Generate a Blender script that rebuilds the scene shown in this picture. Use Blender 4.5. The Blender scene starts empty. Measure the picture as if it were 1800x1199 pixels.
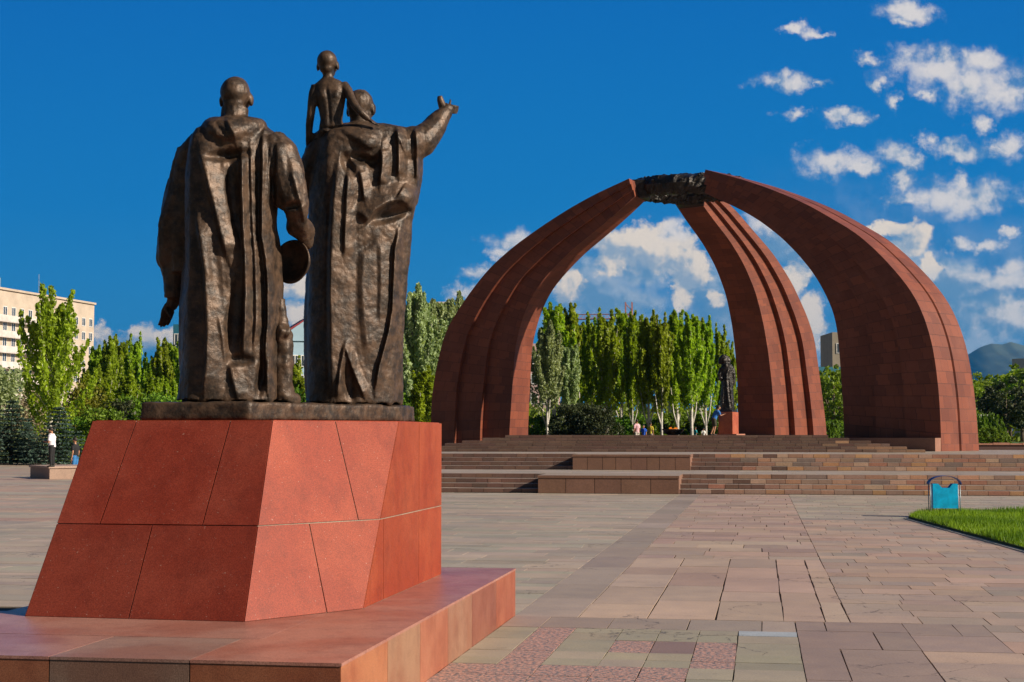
import bpy, bmesh, math, random
import numpy as np
from mathutils import Vector, Matrix, noise as mnoise
R = math.radians
random.seed(7)
SC = bpy.context.scene
COL = SC.collection

# ------------------------------------------------------------------ camera, sky, sun, exposure
F = 2700.0; CX, CY = 900.0, 599.5; HCAM = 1.7
YAW = R(9.15); PITCH = math.atan(165.5 / F)
cam_d = bpy.data.cameras.new('camera'); cam = bpy.data.objects.new('camera', cam_d); COL.objects.link(cam)
cam.location = (0, 0, HCAM)
cam.rotation_euler = (R(90) + PITCH, 0, YAW)
cam_d.sensor_width = 36.0; cam_d.lens = 36.0 * F / 1800.0
cam_d.clip_start = 0.1; cam_d.clip_end = 60000
SC.camera = cam
SC.view_settings.view_transform = 'Standard'; SC.view_settings.look = 'None'
SC.view_settings.exposure = 0.44; SC.view_settings.gamma = 1.0
try: SC.view_settings.use_curve_mapping = False
except Exception: pass

SUN_AZ = R(-12.0)     # towards the sun, measured from +X
SUN_EL = R(29.0)
sd = bpy.data.lights.new('sun', 'SUN'); sun = bpy.data.objects.new('sun', sd); COL.objects.link(sun)
sd.energy = 5.0; sd.angle = R(0.5); sd.color = (1.0, 0.865, 0.70)
svec = Vector((math.cos(SUN_AZ) * math.cos(SUN_EL), math.sin(SUN_AZ) * math.cos(SUN_EL), math.sin(SUN_EL)))
sun.rotation_euler = svec.to_track_quat('Z', 'Y').to_euler()
sun.location = (30, -10, 40)

def toW(X, Z, h):      # camera-levelled frame (right, forward) to the world
    c, s = math.cos(YAW), math.sin(YAW)
    return Vector((X * c - Z * s, X * s + Z * c, h))
def ray(px, py):
    cx = (px - CX) / F; cy = (CY - py) / F
    return cx, math.cos(PITCH) - cy * math.sin(PITCH), math.sin(PITCH) + cy * math.cos(PITCH)
def at(px, py, D):     # the point seen at a pixel, D metres ahead
    x, f, u = ray(px, py); t = D / f
    return toW(x * t, D, HCAM + u * t)
def onz(px, py, z):    # the point seen at a pixel on a level surface
    x, f, u = ray(px, py); t = (z - HCAM) / u
    return toW(x * t, f * t, z)
def atx(px, D, z=0.0):
    return toW((px - CX) / F * D, D, z)
def pix(v):            # world to (px, py, D) arrays
    v = np.asarray(v, dtype=float).reshape(-1, 3)
    c, s = math.cos(YAW), math.sin(YAW)
    X = v[:, 0] * c + v[:, 1] * s; Z = -v[:, 0] * s + v[:, 1] * c; h = v[:, 2] - HCAM
    f = Z * math.cos(PITCH) + h * math.sin(PITCH); u = h * math.cos(PITCH) - Z * math.sin(PITCH)
    return CX + F * X / f, CY - F * u / f, Z

# node helper
class NT:
    def __init__(s, tree): s.t = tree; s.n = tree.nodes; s.l = tree.links
    def new(s, typ, **kw):
        n = s.n.new(typ)
        for k, v in kw.items():
            if k == 'inp':
                for kk, vv in v.items():
                    if isinstance(vv, bpy.types.NodeSocket): s.l.new(vv, n.inputs[kk])
                    else: n.inputs[kk].default_value = vv
            else: setattr(n, k, v)
        return n
    def math(s, op, a, b=None, c=None, clamp=False):
        n = s.n.new('ShaderNodeMath'); n.operation = op; n.use_clamp = clamp
        for i, v in enumerate((a, b, c)):
            if v is None: continue
            if isinstance(v, bpy.types.NodeSocket): s.l.new(v, n.inputs[i])
            else: n.inputs[i].default_value = v
        return n.outputs[0]
    def vm(s, op, a, b=None, c=None, out=0):
        n = s.n.new('ShaderNodeVectorMath'); n.operation = op
        for i, v in enumerate((a, b, c)):
            if v is None: continue
            if isinstance(v, bpy.types.NodeSocket): s.l.new(v, n.inputs[i])
            else: n.inputs[i].default_value = v
        return n.outputs[out]
    def mix(s, fac, a, b, blend='MIX'):
        n = s.n.new('ShaderNodeMix'); n.data_type = 'RGBA'; n.blend_type = blend; n.clamp_factor = True
        for k, v in ((0, fac), (6, a), (7, b)):
            if isinstance(v, bpy.types.NodeSocket): s.l.new(v, n.inputs[k])
            else:
                if k and len(v) == 3: v = (*v, 1)
                n.inputs[k].default_value = v
        return n.outputs[2]
    def noise(s, vec, scale, detail=4, rough=0.55, dist=0.0, out='Fac'):
        n = s.new('ShaderNodeTexNoise', inp={'Scale': scale, 'Detail': detail, 'Roughness': rough, 'Distortion': dist})
        if vec is not None: s.l.new(vec, n.inputs['Vector'])
        return n.outputs[out]
    def ramp(s, fac, stops, interp='LINEAR'):
        n = s.n.new('ShaderNodeValToRGB'); n.color_ramp.interpolation = interp
        el = n.color_ramp.elements
        while len(el) < len(stops): el.new(0.5)
        for e, (p, c) in zip(el, stops):
            e.position = p; e.color = (*c, 1) if len(c) == 3 else c
        s.l.new(fac, n.inputs[0]); return n.outputs[0]
    def smooth(s, v, a, b):
        n = s.new('ShaderNodeMapRange', interpolation_type='SMOOTHSTEP')
        s.l.new(v, n.inputs[0]); n.inputs[1].default_value = a; n.inputs[2].default_value = b
        return n.outputs[0]

# ---- world: Nishita sky with cumulus laid out by direction
W = bpy.data.worlds.new('World'); SC.world = W; W.use_nodes = True
w = NT(W.node_tree); w.n.clear()
wout = w.new('ShaderNodeOutputWorld'); bg = w.new('ShaderNodeBackground')
w.l.new(bg.outputs[0], wout.inputs[0])
sky = w.new('ShaderNodeTexSky', sky_type='NISHITA', sun_disc=False)
sky.sun_elevation = SUN_EL; sky.sun_rotation = R(90) - SUN_AZ; sky.altitude = 800
sky.air_density = 1.0; sky.dust_density = 0.3; sky.ozone_density = 2.0
SKYSTR = 0.085
hs = w.new('ShaderNodeHueSaturation', inp={'Hue': 0.5, 'Saturation': 1.0, 'Value': 0.30}); w.l.new(sky.outputs[0], hs.inputs['Color'])
tc = w.new('ShaderNodeTexCoord')
gen = tc.outputs['Generated']
fwd = (-math.sin(YAW), math.cos(YAW), 0.0); rgt = (math.cos(YAW), math.sin(YAW), 0.0)
df = w.vm('DOT_PRODUCT', gen, fwd, out=1); dr = w.vm('DOT_PRODUCT', gen, rgt, out=1)
du = w.new('ShaderNodeSeparateXYZ'); w.l.new(gen, du.inputs[0])
dfc = w.math('MAXIMUM', df, 0.05)
U = w.math('DIVIDE', dr, dfc); V = w.math('DIVIDE', du.outputs[2], dfc)   # tangent of azimuth / of elevation
comb = w.new('ShaderNodeCombineXYZ'); w.l.new(U, comb.inputs[0]); w.l.new(V, comb.inputs[1])
uv = comb.outputs[0]
front = w.smooth(df, 0.35, 0.8)
# deep azure towards the part of the sky at right angles to the sun
az = w.ramp(V, [(0.0, (0.075, 0.26, 0.42)), (0.06, (0.012, 0.195, 0.435)), (0.15, (0.0, 0.150, 0.415)), (0.30, (0.0, 0.108, 0.37)), (1.0, (0.0, 0.04, 0.18))])
azs = w.vm('SCALE', az, None); w.n[-1].inputs['Scale'].default_value = 1.0 / SKYSTR
skyc = w.mix(w.math('MULTIPLY', front, 0.92), hs.outputs[0], azs)
def cpx(px, py):       # a direction of the sky, as tangents
    return ((px - 900) / F, (765 - py) / F)
CL = [  # wisps: cx, cy, rx, ry (directions)
 (1655,108,95,34),(1720,135,80,42),(1775,160,45,34),(1735,92,55,24),(1536,93,26,13),(1610,8,52,17),(1605,25,28,10),
 (1404,37,18,10),(1445,50,30,10),(1385,137,46,15),(1450,137,16,8),(1398,192,30,11),(1480,196,36,15),(1516,200,24,10),(1545,140,12,13),(1582,170,14,18),(1725,210,20,15),(1642,160,15,14),
 (1475,278,64,26),(1530,295,30,14),(1575,262,36,22),(1600,280,24,18),(1637,245,17,20),(1700,262,54,18),(1782,252,36,24),(1590,315,24,18),
 (1700,345,90,36),(1695,312,20,22),(1605,345,32,11),(1640,345,46,16),(1690,432,24,10),(1730,430,28,11),(1785,412,20,9),(1760,490,90,24),(1780,470,44,14),(1770,550,60,36),
 (1192,402,24,20),(1215,412,14,14),(1345,395,46,26),(895,425,40,19),(836,475,28,13),(820,510,36,15),(880,445,22,11),
]
CC = [  # solid cumulus heads
 (1100,428,44,30),(1140,428,56,36),(1188,446,50,40),(1216,476,32,36),(1202,506,26,32),(1092,458,40,26),(1196,532,14,20),(1255,527,17,15),(1000,503,26,26),
 (1612,418,30,30),(1588,440,36,20),(1640,468,18,20),(1570,402,46,12),(1395,490,28,36),(1428,560,36,46),(515,500,34,22),(512,548,26,20),(178,590,26,16),(243,588,32,22),(290,594,34,18),
]
CG = [  # grey-blue bulk below and behind them
 (1040,500,76,62),(1085,545,80,42),(1000,560,60,32),(1255,520,54,56),(1275,580,60,60),(1130,480,60,26),(1450,610,70,44),(1640,500,110,50),(1740,560,130,60),(1560,470,90,60),(1380,430,50,30),(215,606,80,20),(1700,600,80,24),
]
wn = w.noise(uv, 42, 5, 0.6, out='Color')
warp = w.vm('MULTIPLY', w.vm('SUBTRACT', wn, (0.5, 0.5, 0.5)), (0.036, 0.022, 0))
wn2 = w.noise(uv, 190, 3, 0.6, out='Color')
warp2 = w.vm('MULTIPLY', w.vm('SUBTRACT', wn2, (0.5, 0.5, 0.5)), (0.008, 0.006, 0))
fbm = w.noise(uv, 60, 9, 0.6)
uvw = w.vm('ADD', uv, w.vm('ADD', warp, warp2))
def cfield(vec, lst):
    field = None
    for (x, y, rx, ry) in lst:
        cu, cv = cpx(x, y); sx, sy = F / rx, F / ry
        d = w.vm('MULTIPLY_ADD', vec, (sx, sy, 0), (-cu * sx, -cv * sy, 0))
        ln = w.vm('LENGTH', d, out=1)
        field = ln if field is None else w.math('SMOOTH_MIN', field, ln, 0.25)
    return w.math('SUBTRACT', 1.28, field)
fbs = w.math('SUBTRACT', fbm, 0.5)
def alpha(fld, amp, lo, hi): return w.smooth(w.math('ADD', fld, w.math('MULTIPLY', fbs, amp)), lo, hi)
relief = w.math('SUBTRACT', fbm, w.noise(w.vm('ADD', uv, (0.0042, 0.0050, 0)), 60, 5, 0.6))
bl1 = w.noise(uv, 22, 3, 0.5); bl2 = w.noise(w.vm('ADD', uv, (0.010, 0.014, 0)), 22, 3, 0.5)
relief = w.math('ADD', relief, w.math('MULTIPLY', w.math('SUBTRACT', bl1, bl2), 1.3))
f1 = cfield(uvw, CL); f2 = cfield(w.vm('ADD', uv, w.vm('ADD', warp2, w.vm('MULTIPLY', warp, (.7, .7, 0)))), CC)
f2o = cfield(w.vm('ADD', w.vm('ADD', uv, warp2), (0.0060, 0.0090, 0)), CC); f3 = cfield(uvw, CG)
a1 = alpha(f1, 2.3, -0.15, 1.15); a2 = alpha(f2, 2.3, 0.0, 0.55); a3 = alpha(f3, 1.5, -0.1, 0.8)
big = w.math('MINIMUM', w.math('MAXIMUM', w.math('SUBTRACT', f2, f2o), -0.6), 0.6)
lit1 = w.smooth(w.math('ADD', w.math('MULTIPLY', relief, 2.2), w.math('MULTIPLY', a1, 0.7)), -0.45, 0.85)
lit2 = w.smooth(w.math('ADD', w.math('MULTIPLY', big, 1.1), w.math('MULTIPLY', relief, 4.2)), -0.75, 0.75)
lit3 = w.smooth(relief, -0.16, 0.2)
DK = (0.15, 0.25, 0.37)
def S(c): 
    o = w.vm('SCALE', c, None); w.n[-1].inputs['Scale'].default_value = 1.0 / SKYSTR; return o
c1 = S(w.mix(lit1, DK, (0.60, 0.555, 0.52))); c2 = S(w.mix(lit2, (0.25, 0.32, 0.40), (0.68, 0.58, 0.47))); c3 = S(w.mix(lit3, (0.12, 0.235, 0.37), (0.30, 0.37, 0.45)))
ccs = c1
def fm_(a, k): return w.math('MULTIPLY', w.math('MULTIPLY', a, front), k)
# thin veil under the right-hand clouds
veil = w.noise(uv, 9, 4, 0.5)
vl = w.math('MULTIPLY', w.math('MULTIPLY', w.smooth(veil, 0.28, 0.66), w.smooth(U, 0.02, 0.22)), w.math('SUBTRACT', 1.0, w.smooth(V, 0.08, 0.19)))
skyv = w.mix(w.math('MULTIPLY', vl, 0.7), skyc, w.vm('MULTIPLY', ccs, (0.5, 0.62, 0.8)))
final = w.mix(fm_(a1, .92), w.mix(fm_(a2, .97), w.mix(fm_(a3, .85), skyv, c3), c2), c1)
w.l.new(final, bg.inputs['Color']); bg.inputs['Strength'].default_value = SKYSTR
W.cycles.sampling_method = 'MANUAL'; W.cycles.sample_map_resolution = 512

# ------------------------------------------------------------------ helpers for building
def link(o): COL.objects.link(o); return o
def tag(o, label=None, cat=None, group=None, kind=None):
    if label: o['label'] = label
    if cat: o['category'] = cat
    if group: o['group'] = group
    if kind: o['kind'] = kind
    return o
def empty(name, loc=(0, 0, 0), rz=0.0):
    o = bpy.data.objects.new(name, None); o.location = loc; o.rotation_euler = (0, 0, rz); o.empty_display_size = 0.2
    return link(o)
def mesh_np(name, verts, faces, mat=None, parent=None, smooth=False, col=None, colname='tone', uv=None):
    """verts Nx3, faces: list of index tuples or MxK array"""
    me = bpy.data.meshes.new(name)
    verts = np.asarray(verts, dtype=np.float32)
    if isinstance(faces, np.ndarray):
        n, k = faces.shape
        me.vertices.add(len(verts)); me.vertices.foreach_set('co', verts.ravel())
        me.loops.add(n * k); me.loops.foreach_set('vertex_index', faces.astype(np.int32).ravel())
        me.polygons.add(n); me.polygons.foreach_set('loop_start', np.arange(0, n * k, k, dtype=np.int32))
        me.update(calc_edges=True)
    else:
        me.from_pydata([tuple(v) for v in verts], [], faces)
        me.update()
    me.polygons.foreach_set('use_smooth', np.full(len(me.polygons), bool(smooth)))
    if col is not None:
        a = me.attributes.new(colname, 'FLOAT_COLOR', 'FACE')
        a.data.foreach_set('color', np.asarray(col, dtype=np.float32).ravel())
    if uv is not None:
        l = me.uv_layers.new(name='UVMap'); l.data.foreach_set('uv', np.asarray(uv, dtype=np.float32).ravel())
    if mat: me.materials.append(mat)
    o = bpy.data.objects.new(name, me); link(o)
    if parent: o.parent = parent
    return o
class MB:
    """collects simple solids into one mesh"""
    def __init__(s): s.v = []; s.f = []
    def add(s, vs, fs):
        b = len(s.v); s.v += [Vector(p) for p in vs]; s.f += [tuple(i + b for i in f) for f in fs]; return s
    def box(s, x0, y0, z0, x1, y1, z1):
        vs = [(x0,y0,z0),(x1,y0,z0),(x1,y1,z0),(x0,y1,z0),(x0,y0,z1),(x1,y0,z1),(x1,y1,z1),(x0,y1,z1)]
        return s.add(vs, [(0,3,2,1),(4,5,6,7),(0,1,5,4),(1,2,6,5),(2,3,7,6),(3,0,4,7)])
    def prism(s, poly, z0, z1):      # poly counter-clockwise, z may be per-vertex callables
        n = len(poly); vs = [(p[0], p[1], z0) for p in poly] + [(p[0], p[1], z1) for p in poly]
        fs = [tuple(range(n - 1, -1, -1)), tuple(range(n, 2 * n))] + [(i, (i + 1) % n, n + (i + 1) % n, n + i) for i in range(n)]
        return s.add(vs, fs)
    def frustum(s, bot, top):
        n = len(bot); vs = list(bot) + list(top)
        fs = [tuple(range(n - 1, -1, -1)), tuple(range(n, 2 * n))] + [(i, (i + 1) % n, n + (i + 1) % n, n + i) for i in range(n)]
        return s.add(vs, fs)
    def tube(s, pts, rad, seg=8, flat=None):
        pts = [Vector(p) for p in pts]; n = len(pts)
        if not hasattr(rad, '__len__'): rad = [rad] * n
        vs = []; up = Vector((0.13, 0.21, 1)).normalized(); prev = None
        for i, p in enumerate(pts):
            t = (pts[min(i + 1, n - 1)] - pts[max(i - 1, 0)]).normalized()
            if prev is None:
                a = t.cross(up)
                if a.length < .2: a = t.cross(Vector((1, 0, 0)))
            else: a = prev - t * prev.dot(t)
            a.normalize(); prev = a; b = t.cross(a)
            r = rad[i]; ra, rb = (r, r) if not hasattr(r, '__len__') else r
            for k in range(seg):
                th = 2 * math.pi * k / seg
                vs.append(p + a * (math.cos(th) * ra) + b * (math.sin(th) * rb))
        fs = []
        for i in range(n - 1):
            for k in range(seg):
                k2 = (k + 1) % seg
                fs.append((i * seg + k, i * seg + k2, (i + 1) * seg + k2, (i + 1) * seg + k))
        fs.append(tuple(range(seg - 1, -1, -1))); fs.append(tuple((n - 1) * seg + k for k in range(seg)))
        return s.add(vs, fs)
    def ell(s, c, r, rot=None, nu=14, nv=9):
        c = Vector(c); r = r if hasattr(r, '__len__') else (r, r, r)
        vs = []; M = rot if rot is not None else Matrix.Identity(3)
        vs.append(c + M @ Vector((0, 0, -r[2])))
        for j in range(1, nv):
            ph = -math.pi / 2 + math.pi * j / nv
            for i in range(nu):
                th = 2 * math.pi * i / nu
                vs.append(c + M @ Vector((r[0] * math.cos(ph) * math.cos(th), r[1] * math.cos(ph) * math.sin(th), r[2] * math.sin(ph))))
        vs.append(c + M @ Vector((0, 0, r[2])))
        fs = []
        for i in range(nu): fs.append((0, 1 + (i + 1) % nu, 1 + i))
        for j in range(nv - 2):
            for i in range(nu):
                a = 1 + j * nu; b = a + nu
                fs.append((a + i, a + (i + 1) % nu, b + (i + 1) % nu, b + i))
        top = len(vs) - 1; a = 1 + (nv - 2) * nu
        for i in range(nu): fs.append((a + i, a + (i + 1) % nu, top))
        return s.add(vs, fs)
    def build(s, name, mat, parent=None, smooth=False, loc=None, bevel=0):
        vs = [v - Vector(loc) for v in s.v] if loc is not None else s.v
        me = bpy.data.meshes.new(name); me.from_pydata([tuple(v) for v in vs], [], s.f); me.update()
        if smooth: me.polygons.foreach_set('use_smooth', np.ones(len(me.polygons), dtype=bool))
        if mat: me.materials.append(mat)
        o = bpy.data.objects.new(name, me); link(o)
        if loc is not None: o.location = loc
        if parent: o.parent = parent
        if bevel:
            m = o.modifiers.new('bevel', 'BEVEL'); m.width = bevel; m.segments = 2; m.limit_method = 'ANGLE'
        return o
    def remeshed(s, name, mat, voxel, parent=None, edit=None, smooth_it=2, loc=None, adapt=0.0):
        """union of all the solids as one continuous skin"""
        me = bpy.data.meshes.new('tmp'); me.from_pydata([tuple(v) for v in s.v], [], s.f); me.update()
        o = bpy.data.objects.new('tmp', me); link(o)
        m = o.modifiers.new('r', 'REMESH'); m.mode = 'VOXEL'; m.voxel_size = voxel; m.adaptivity = 0
        if smooth_it:
            sm = o.modifiers.new('s', 'SMOOTH'); sm.iterations = smooth_it; sm.factor = 0.5
        dg = bpy.context.evaluated_depsgraph_get(); dg.update()
        nm = bpy.data.meshes.new_from_object(o.evaluated_get(dg)); bpy.data.objects.remove(o); bpy.data.meshes.remove(me)
        nm.name = name; nm.materials.clear(); nm.materials.append(mat)
        n = len(nm.vertices); co = np.empty(n * 3); nm.vertices.foreach_get('co', co); co = co.reshape(-1, 3)
        if edit is not None:
            no = np.empty(n * 3, dtype=np.float32); nm.vertex_normals.foreach_get('vector', no); no = no.reshape(-1, 3)
            co = edit(co, no)
        if loc is not None: co = co - np.array(loc)
        nm.vertices.foreach_set('co', co.astype(np.float32).ravel()); nm.update()
        nm.polygons.foreach_set('use_smooth', np.ones(len(nm.polygons), dtype=bool))
        ob = bpy.data.objects.new(name, nm); link(ob)
        if loc is not None: ob.location = loc
        if parent: ob.parent = parent
        return ob

# ------------------------------------------------------------------ materials
def mat(name, color=(.5, .5, .5), rough=.6, metal=0., spec=.5, var=.15, vscale=3., bump=0., bscale=40., coord='Object', extra=None, detail=5):
    m = bpy.data.materials.new(name); m.use_nodes = True; t = NT(m.node_tree); t.n.clear()
    out = t.new('ShaderNodeOutputMaterial'); p = t.new('ShaderNodeBsdfPrincipled'); t.l.new(p.outputs[0], out.inputs[0])
    co = t.new('ShaderNodeTexCoord').outputs[coord]
    n1 = t.noise(co, vscale, detail, .6)
    c = t.mix(t.smooth(n1, .3, .7), tuple(x * (1 - var) for x in color), tuple(min(1, x * (1 + var)) for x in color))
    if extra: c = extra(t, co, c, p)
    t.l.new(c, p.inputs['Base Color'])
    p.inputs['Roughness'].default_value = rough; p.inputs['Metallic'].default_value = metal
    p.inputs['Specular IOR Level'].default_value = spec
    if bump:
        b = t.new('ShaderNodeBump', inp={'Strength': min(1, bump * 2), 'Distance': bump * .1})
        t.l.new(t.noise(co, bscale, 6, .6), b.inputs['Height']); t.l.new(b.outputs[0], p.inputs['Normal'])
    return m
def attr_mat(name, rough=.55, spec=.4, grain=90., grainamt=.25, stain=.6, stainamt=.25, granite=False, bump=.05):
    """colour from the per-face 'tone' attribute, weathered by noise"""
    m = bpy.data.materials.new(name); m.use_nodes = True; t = NT(m.node_tree); t.n.clear()
    out = t.new('ShaderNodeOutputMaterial'); p = t.new('ShaderNodeBsdfPrincipled'); t.l.new(p.outputs[0], out.inputs[0])
    co = t.new('ShaderNodeTexCoord').outputs['Object']
    a = t.new('ShaderNodeAttribute', attribute_name='tone')
    g = t.noise(co, grain, 4, .7); s_ = t.noise(co, stain, 6, .6); s2 = t.noise(co, stain * 7, 5, .6)
    c = t.mix(t.smooth(g, .3, .7), t.vm('SCALE', a.outputs[0], None), a.outputs[0])
    for nn in t.n:
        if nn.bl_idname == 'ShaderNodeVectorMath' and nn.operation == 'SCALE': nn.inputs['Scale'].default_value = 1 - grainamt
    f = t.math('MULTIPLY_ADD', t.math('ADD', t.math('MULTIPLY', s_, .6), t.math('MULTIPLY', s2, .4)), stainamt * 3, 1 - stainamt * 1.5)
    mul = t.n.new('ShaderNodeVectorMath'); mul.operation = 'SCALE'; t.l.new(c, mul.inputs[0]); t.l.new(f, mul.inputs['Scale'])
    c = mul.outputs[0]
    if granite:
        vo = t.new('ShaderNodeTexVoronoi', inp={'Scale': 34.}); t.l.new(co, vo.inputs['Vector'])
        sp = t.noise(co, 30, 3, .7)
        gr = t.mix(t.smooth(sp, .44, .56), (.13, .12, .12), (.52, .28, .21))
        gr = t.mix(t.smooth(t.noise(co, 55, 2, .6), .55, .66), gr, (.42, .36, .33))
        c = t.mix(a.outputs['Alpha'], c, gr)
        wv = t.vm('ADD', co, t.vm('SCALE', t.noise(co, 1.6, 5, .6, out='Color'), None)); t.n[-2].inputs['Scale'].default_value = .8
        vc = t.new('ShaderNodeTexVoronoi', feature='DISTANCE_TO_EDGE', inp={'Scale': .85}); t.l.new(wv, vc.inputs['Vector'])
        ck = t.math('SUBTRACT', 1.0, t.smooth(vc.outputs['Distance'], .002, .009)); ck = t.math('MULTIPLY', ck, t.smooth(t.noise(co, .5, 3, .5), .50, .60))
        c = t.mix(t.math('MULTIPLY', ck, .75), c, (.05, .04, .035))
        sp2 = t.noise(co, 5.5, 3, .55); c = t.mix(t.math('MULTIPLY', t.smooth(sp2, .66, .74), .35), c, t.vm('MULTIPLY', c, (.55, .52, .5)))
    t.l.new(c, p.inputs['Base Color']); p.inputs['Specular IOR Level'].default_value = spec
    t.l.new(t.math('MULTIPLY_ADD', s2, .25, rough - .12), p.inputs['Roughness'])
    if bump:
        b = t.new('ShaderNodeBump', inp={'Strength': .6, 'Distance': bump * .12}); t.l.new(t.noise(t.vm('MULTIPLY', co, (.35, 1, 1)), 16, 7, .7), b.inputs['Height'])
        t.l.new(b.outputs[0], p.inputs['Normal'])
    return m
M = {}
M['paving'] = attr_mat('paving', rough=.58, granite=True, grain=60, stain=.45, stainamt=.30, bump=.05)
M['joint'] = mat('joint', (.045, .038, .03), .9, vscale=2, var=.4)
M['step'] = attr_mat('step_stone', rough=.7, grain=30, stain=.8, stainamt=.28)
def bronze_extra(t, co, c, p):
    n = t.noise(co, 9, 6, .65); n2 = t.noise(co, 45, 4, .7); n3 = t.noise(co, 2.2, 4, .5)
    c = t.mix(t.smooth(n, .35, .68), (.030, .022, .017), (.105, .064, .040))
    c = t.mix(t.math('MULTIPLY', t.smooth(n2, .52, .72), .4), c, (.17, .115, .075))
    c = t.mix(t.math('MULTIPLY', t.smooth(n3, .6, .8), .35), c, (.07, .085, .075))
    t.l.new(t.math('MULTIPLY_ADD', n2, .28, .34), p.inputs['Roughness'])
    b = t.new('ShaderNodeBump', inp={'Strength': .45, 'Distance': .008}); t.l.new(t.noise(co, 42, 4, .6), b.inputs['Height'])
    b2 = t.new('ShaderNodeBump', inp={'Strength': .35, 'Distance': .018}); t.l.new(t.noise(co, 12, 4, .55), b2.inputs['Height'])
    t.l.new(b.outputs[0], b2.inputs['Normal']); t.l.new(b2.outputs[0], p.inputs['Normal'])
    return c
M['bronze'] = mat('bronze', metal=.55, spec=.4, extra=bronze_extra); 
M['bronze'].node_tree.nodes['Principled BSDF'].inputs['Metallic'].default_value = .28
def dark_bronze(t, co, c, p):
    n = t.noise(co, 5, 6, .65)
    return t.mix(t.smooth(n, .4, .7), (.012, .011, .010), (.045, .036, .03))
M['bronze_dark'] = mat('dark_bronze', metal=.4, rough=.35, extra=dark_bronze, bump=.5, bscale=9)
def granite_extra(t, co, c, p):
    g = t.noise(co, 130, 3, .75); s1 = t.noise(co, 1.3, 5, .6); s2 = t.noise(co, 5, 6, .65)
    v = t.new('ShaderNodeTexVoronoi', inp={'Scale': 110.}); t.l.new(co, v.inputs['Vector'])
    a = t.new('ShaderNodeAttribute', attribute_name='tone')
    c = a.outputs[0]
    c = t.mix(t.smooth(g, .36, .64), t.vm('MULTIPLY', c, (.66, .58, .56)), t.vm('MULTIPLY', c, (1.18, 1.12, 1.1)))
    c = t.mix(t.math('MULTIPLY', t.smooth(s1, .38, .60), .75), c, t.vm('MULTIPLY', c, (1.25, 1.6, 1.7)))
    c = t.mix(t.math('MULTIPLY', t.smooth(s2, .46, .66), .38), c, t.vm('MULTIPLY', c, (.60, .56, .60)))
    s3 = t.noise(t.vm('MULTIPLY', co, (6, 6, .6)), 2.2, 6, .7)
    c = t.mix(t.math('MULTIPLY', t.smooth(s3, .50, .72), .35), c, t.vm('MULTIPLY', c, (.72, .8, .9)))
    sp = t.noise(co, 70, 2, .5); c = t.mix(t.math('MULTIPLY', t.smooth(sp, .70, .76), .5), c, (.5, .36, .3))
    t.l.new(t.math('MULTIPLY_ADD', s2, .25, .24), p.inputs['Roughness'])
    return c
M['granite'] = mat('red_granite', spec=.5, extra=granite_extra)
M['granite_wall'] = mat('honed_red_granite', spec=.28, extra=lambda t, co, c, p: (granite_extra(t, co, c, p), t.l.new(t.math('MULTIPLY_ADD', t.noise(co, 3, 5, .6), .25, .36), p.inputs['Roughness']))[0])
# ------------------------------------------------------------------ ground, paving, steps
RS = 0.1308
rng = random.Random(3)
def jit(c, a): 
    k = 1 + rng.uniform(-a, a); return tuple(max(0, x * k * (1 + rng.uniform(-a, a) * .25)) for x in c)
class Tiles:
    def __init__(s): s.v = []; s.f = []; s.c = []
    def tile(s, x0, y0, x1, y1, z, c, g=0., h=.015, gap=.006, dz=.0015, skew=0.):
        z = z + rng.uniform(-dz, dz); gx = gap / 2; b = len(s.v)
        jj = .0035 if gap < .011 else .008; j = lambda: rng.uniform(-jj, jj)
        top = [(x0 + gx + j(), y0 + gx + j()), (x1 - gx + j(), y0 + gx + j()), (x1 - gx + j(), y1 - gx + j()), (x0 + gx + j(), y1 - gx + j())]
        s.v += [(p[0], p[1], z - h) for p in top] + [(p[0], p[1], z + rng.uniform(-dz, dz) * .4) for p in top]
        s.f += [(b + 4, b + 5, b + 6, b + 7), (b, b + 1, b + 5, b + 4), (b + 1, b + 2, b + 6, b + 5), (b + 2, b + 3, b + 7, b + 6), (b + 3, b, b + 4, b + 7)]
        s.c += [(*c, g)] * 5
    def rows(s, x0, x1, y0, y1, dl, dw, cols, along='x', z=0., gap=.006, a=.12, keep=None):
        """running-bond rows; dl = (min,max) tile length along the row, dw = row width range"""
        if along == 'x':
            y = y0
            while y < y1 - .01:
                hgt = rng.uniform(*dw); ye = min(y + hgt, y1)
                if y1 - ye < dw[0] * .4: ye = y1
                x = x0 - rng.uniform(0, dl[0] * .8)
                while x < x1 - .01:
                    xe = min(x + rng.uniform(*dl), x1)
                    if x1 - xe < .12: xe = x1
                    if xe > x0 + .02 and (keep is None or keep((max(x, x0) + xe) / 2, (y + ye) / 2)):
                        s.tile(max(x, x0), y, xe, ye, z, jit(rng.choice(cols), a), gap=gap)
                    x = xe
                y = ye
        else:
            x = x0
            while x < x1 - .01:
                xe = min(x + rng.uniform(*dw), x1)
                if x1 - xe < dw[0] * .4: xe = x1
                y = y0
                while y < y1 - .01:
                    ye = min(y + rng.uniform(*dl), y1)
                    if y1 - ye < .12: ye = y1
                    s.tile(x, y, xe, ye, z, jit(rng.choice(cols), a), gap=gap)
                    y = ye
                x = xe
    def build(s, name, m, parent=None):
        return mesh_np(name, s.v, np.array(s.f), m, parent, col=s.c)
GREY = [(0.410,0.331,0.257),(0.376,0.314,0.252),(0.433,0.342,0.268),(0.388,0.342,0.263)]
OLIVE = [(0.376,0.325,0.235),(0.342,0.308,0.224),(0.399,0.342,0.257)]
MAUVE = [(.35,.28,.225),(.335,.265,.215),(.37,.295,.24)]
WARM = [(.46,.325,.25),(.43,.30,.235),(.47,.345,.265),(.41,.29,.23)]
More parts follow.
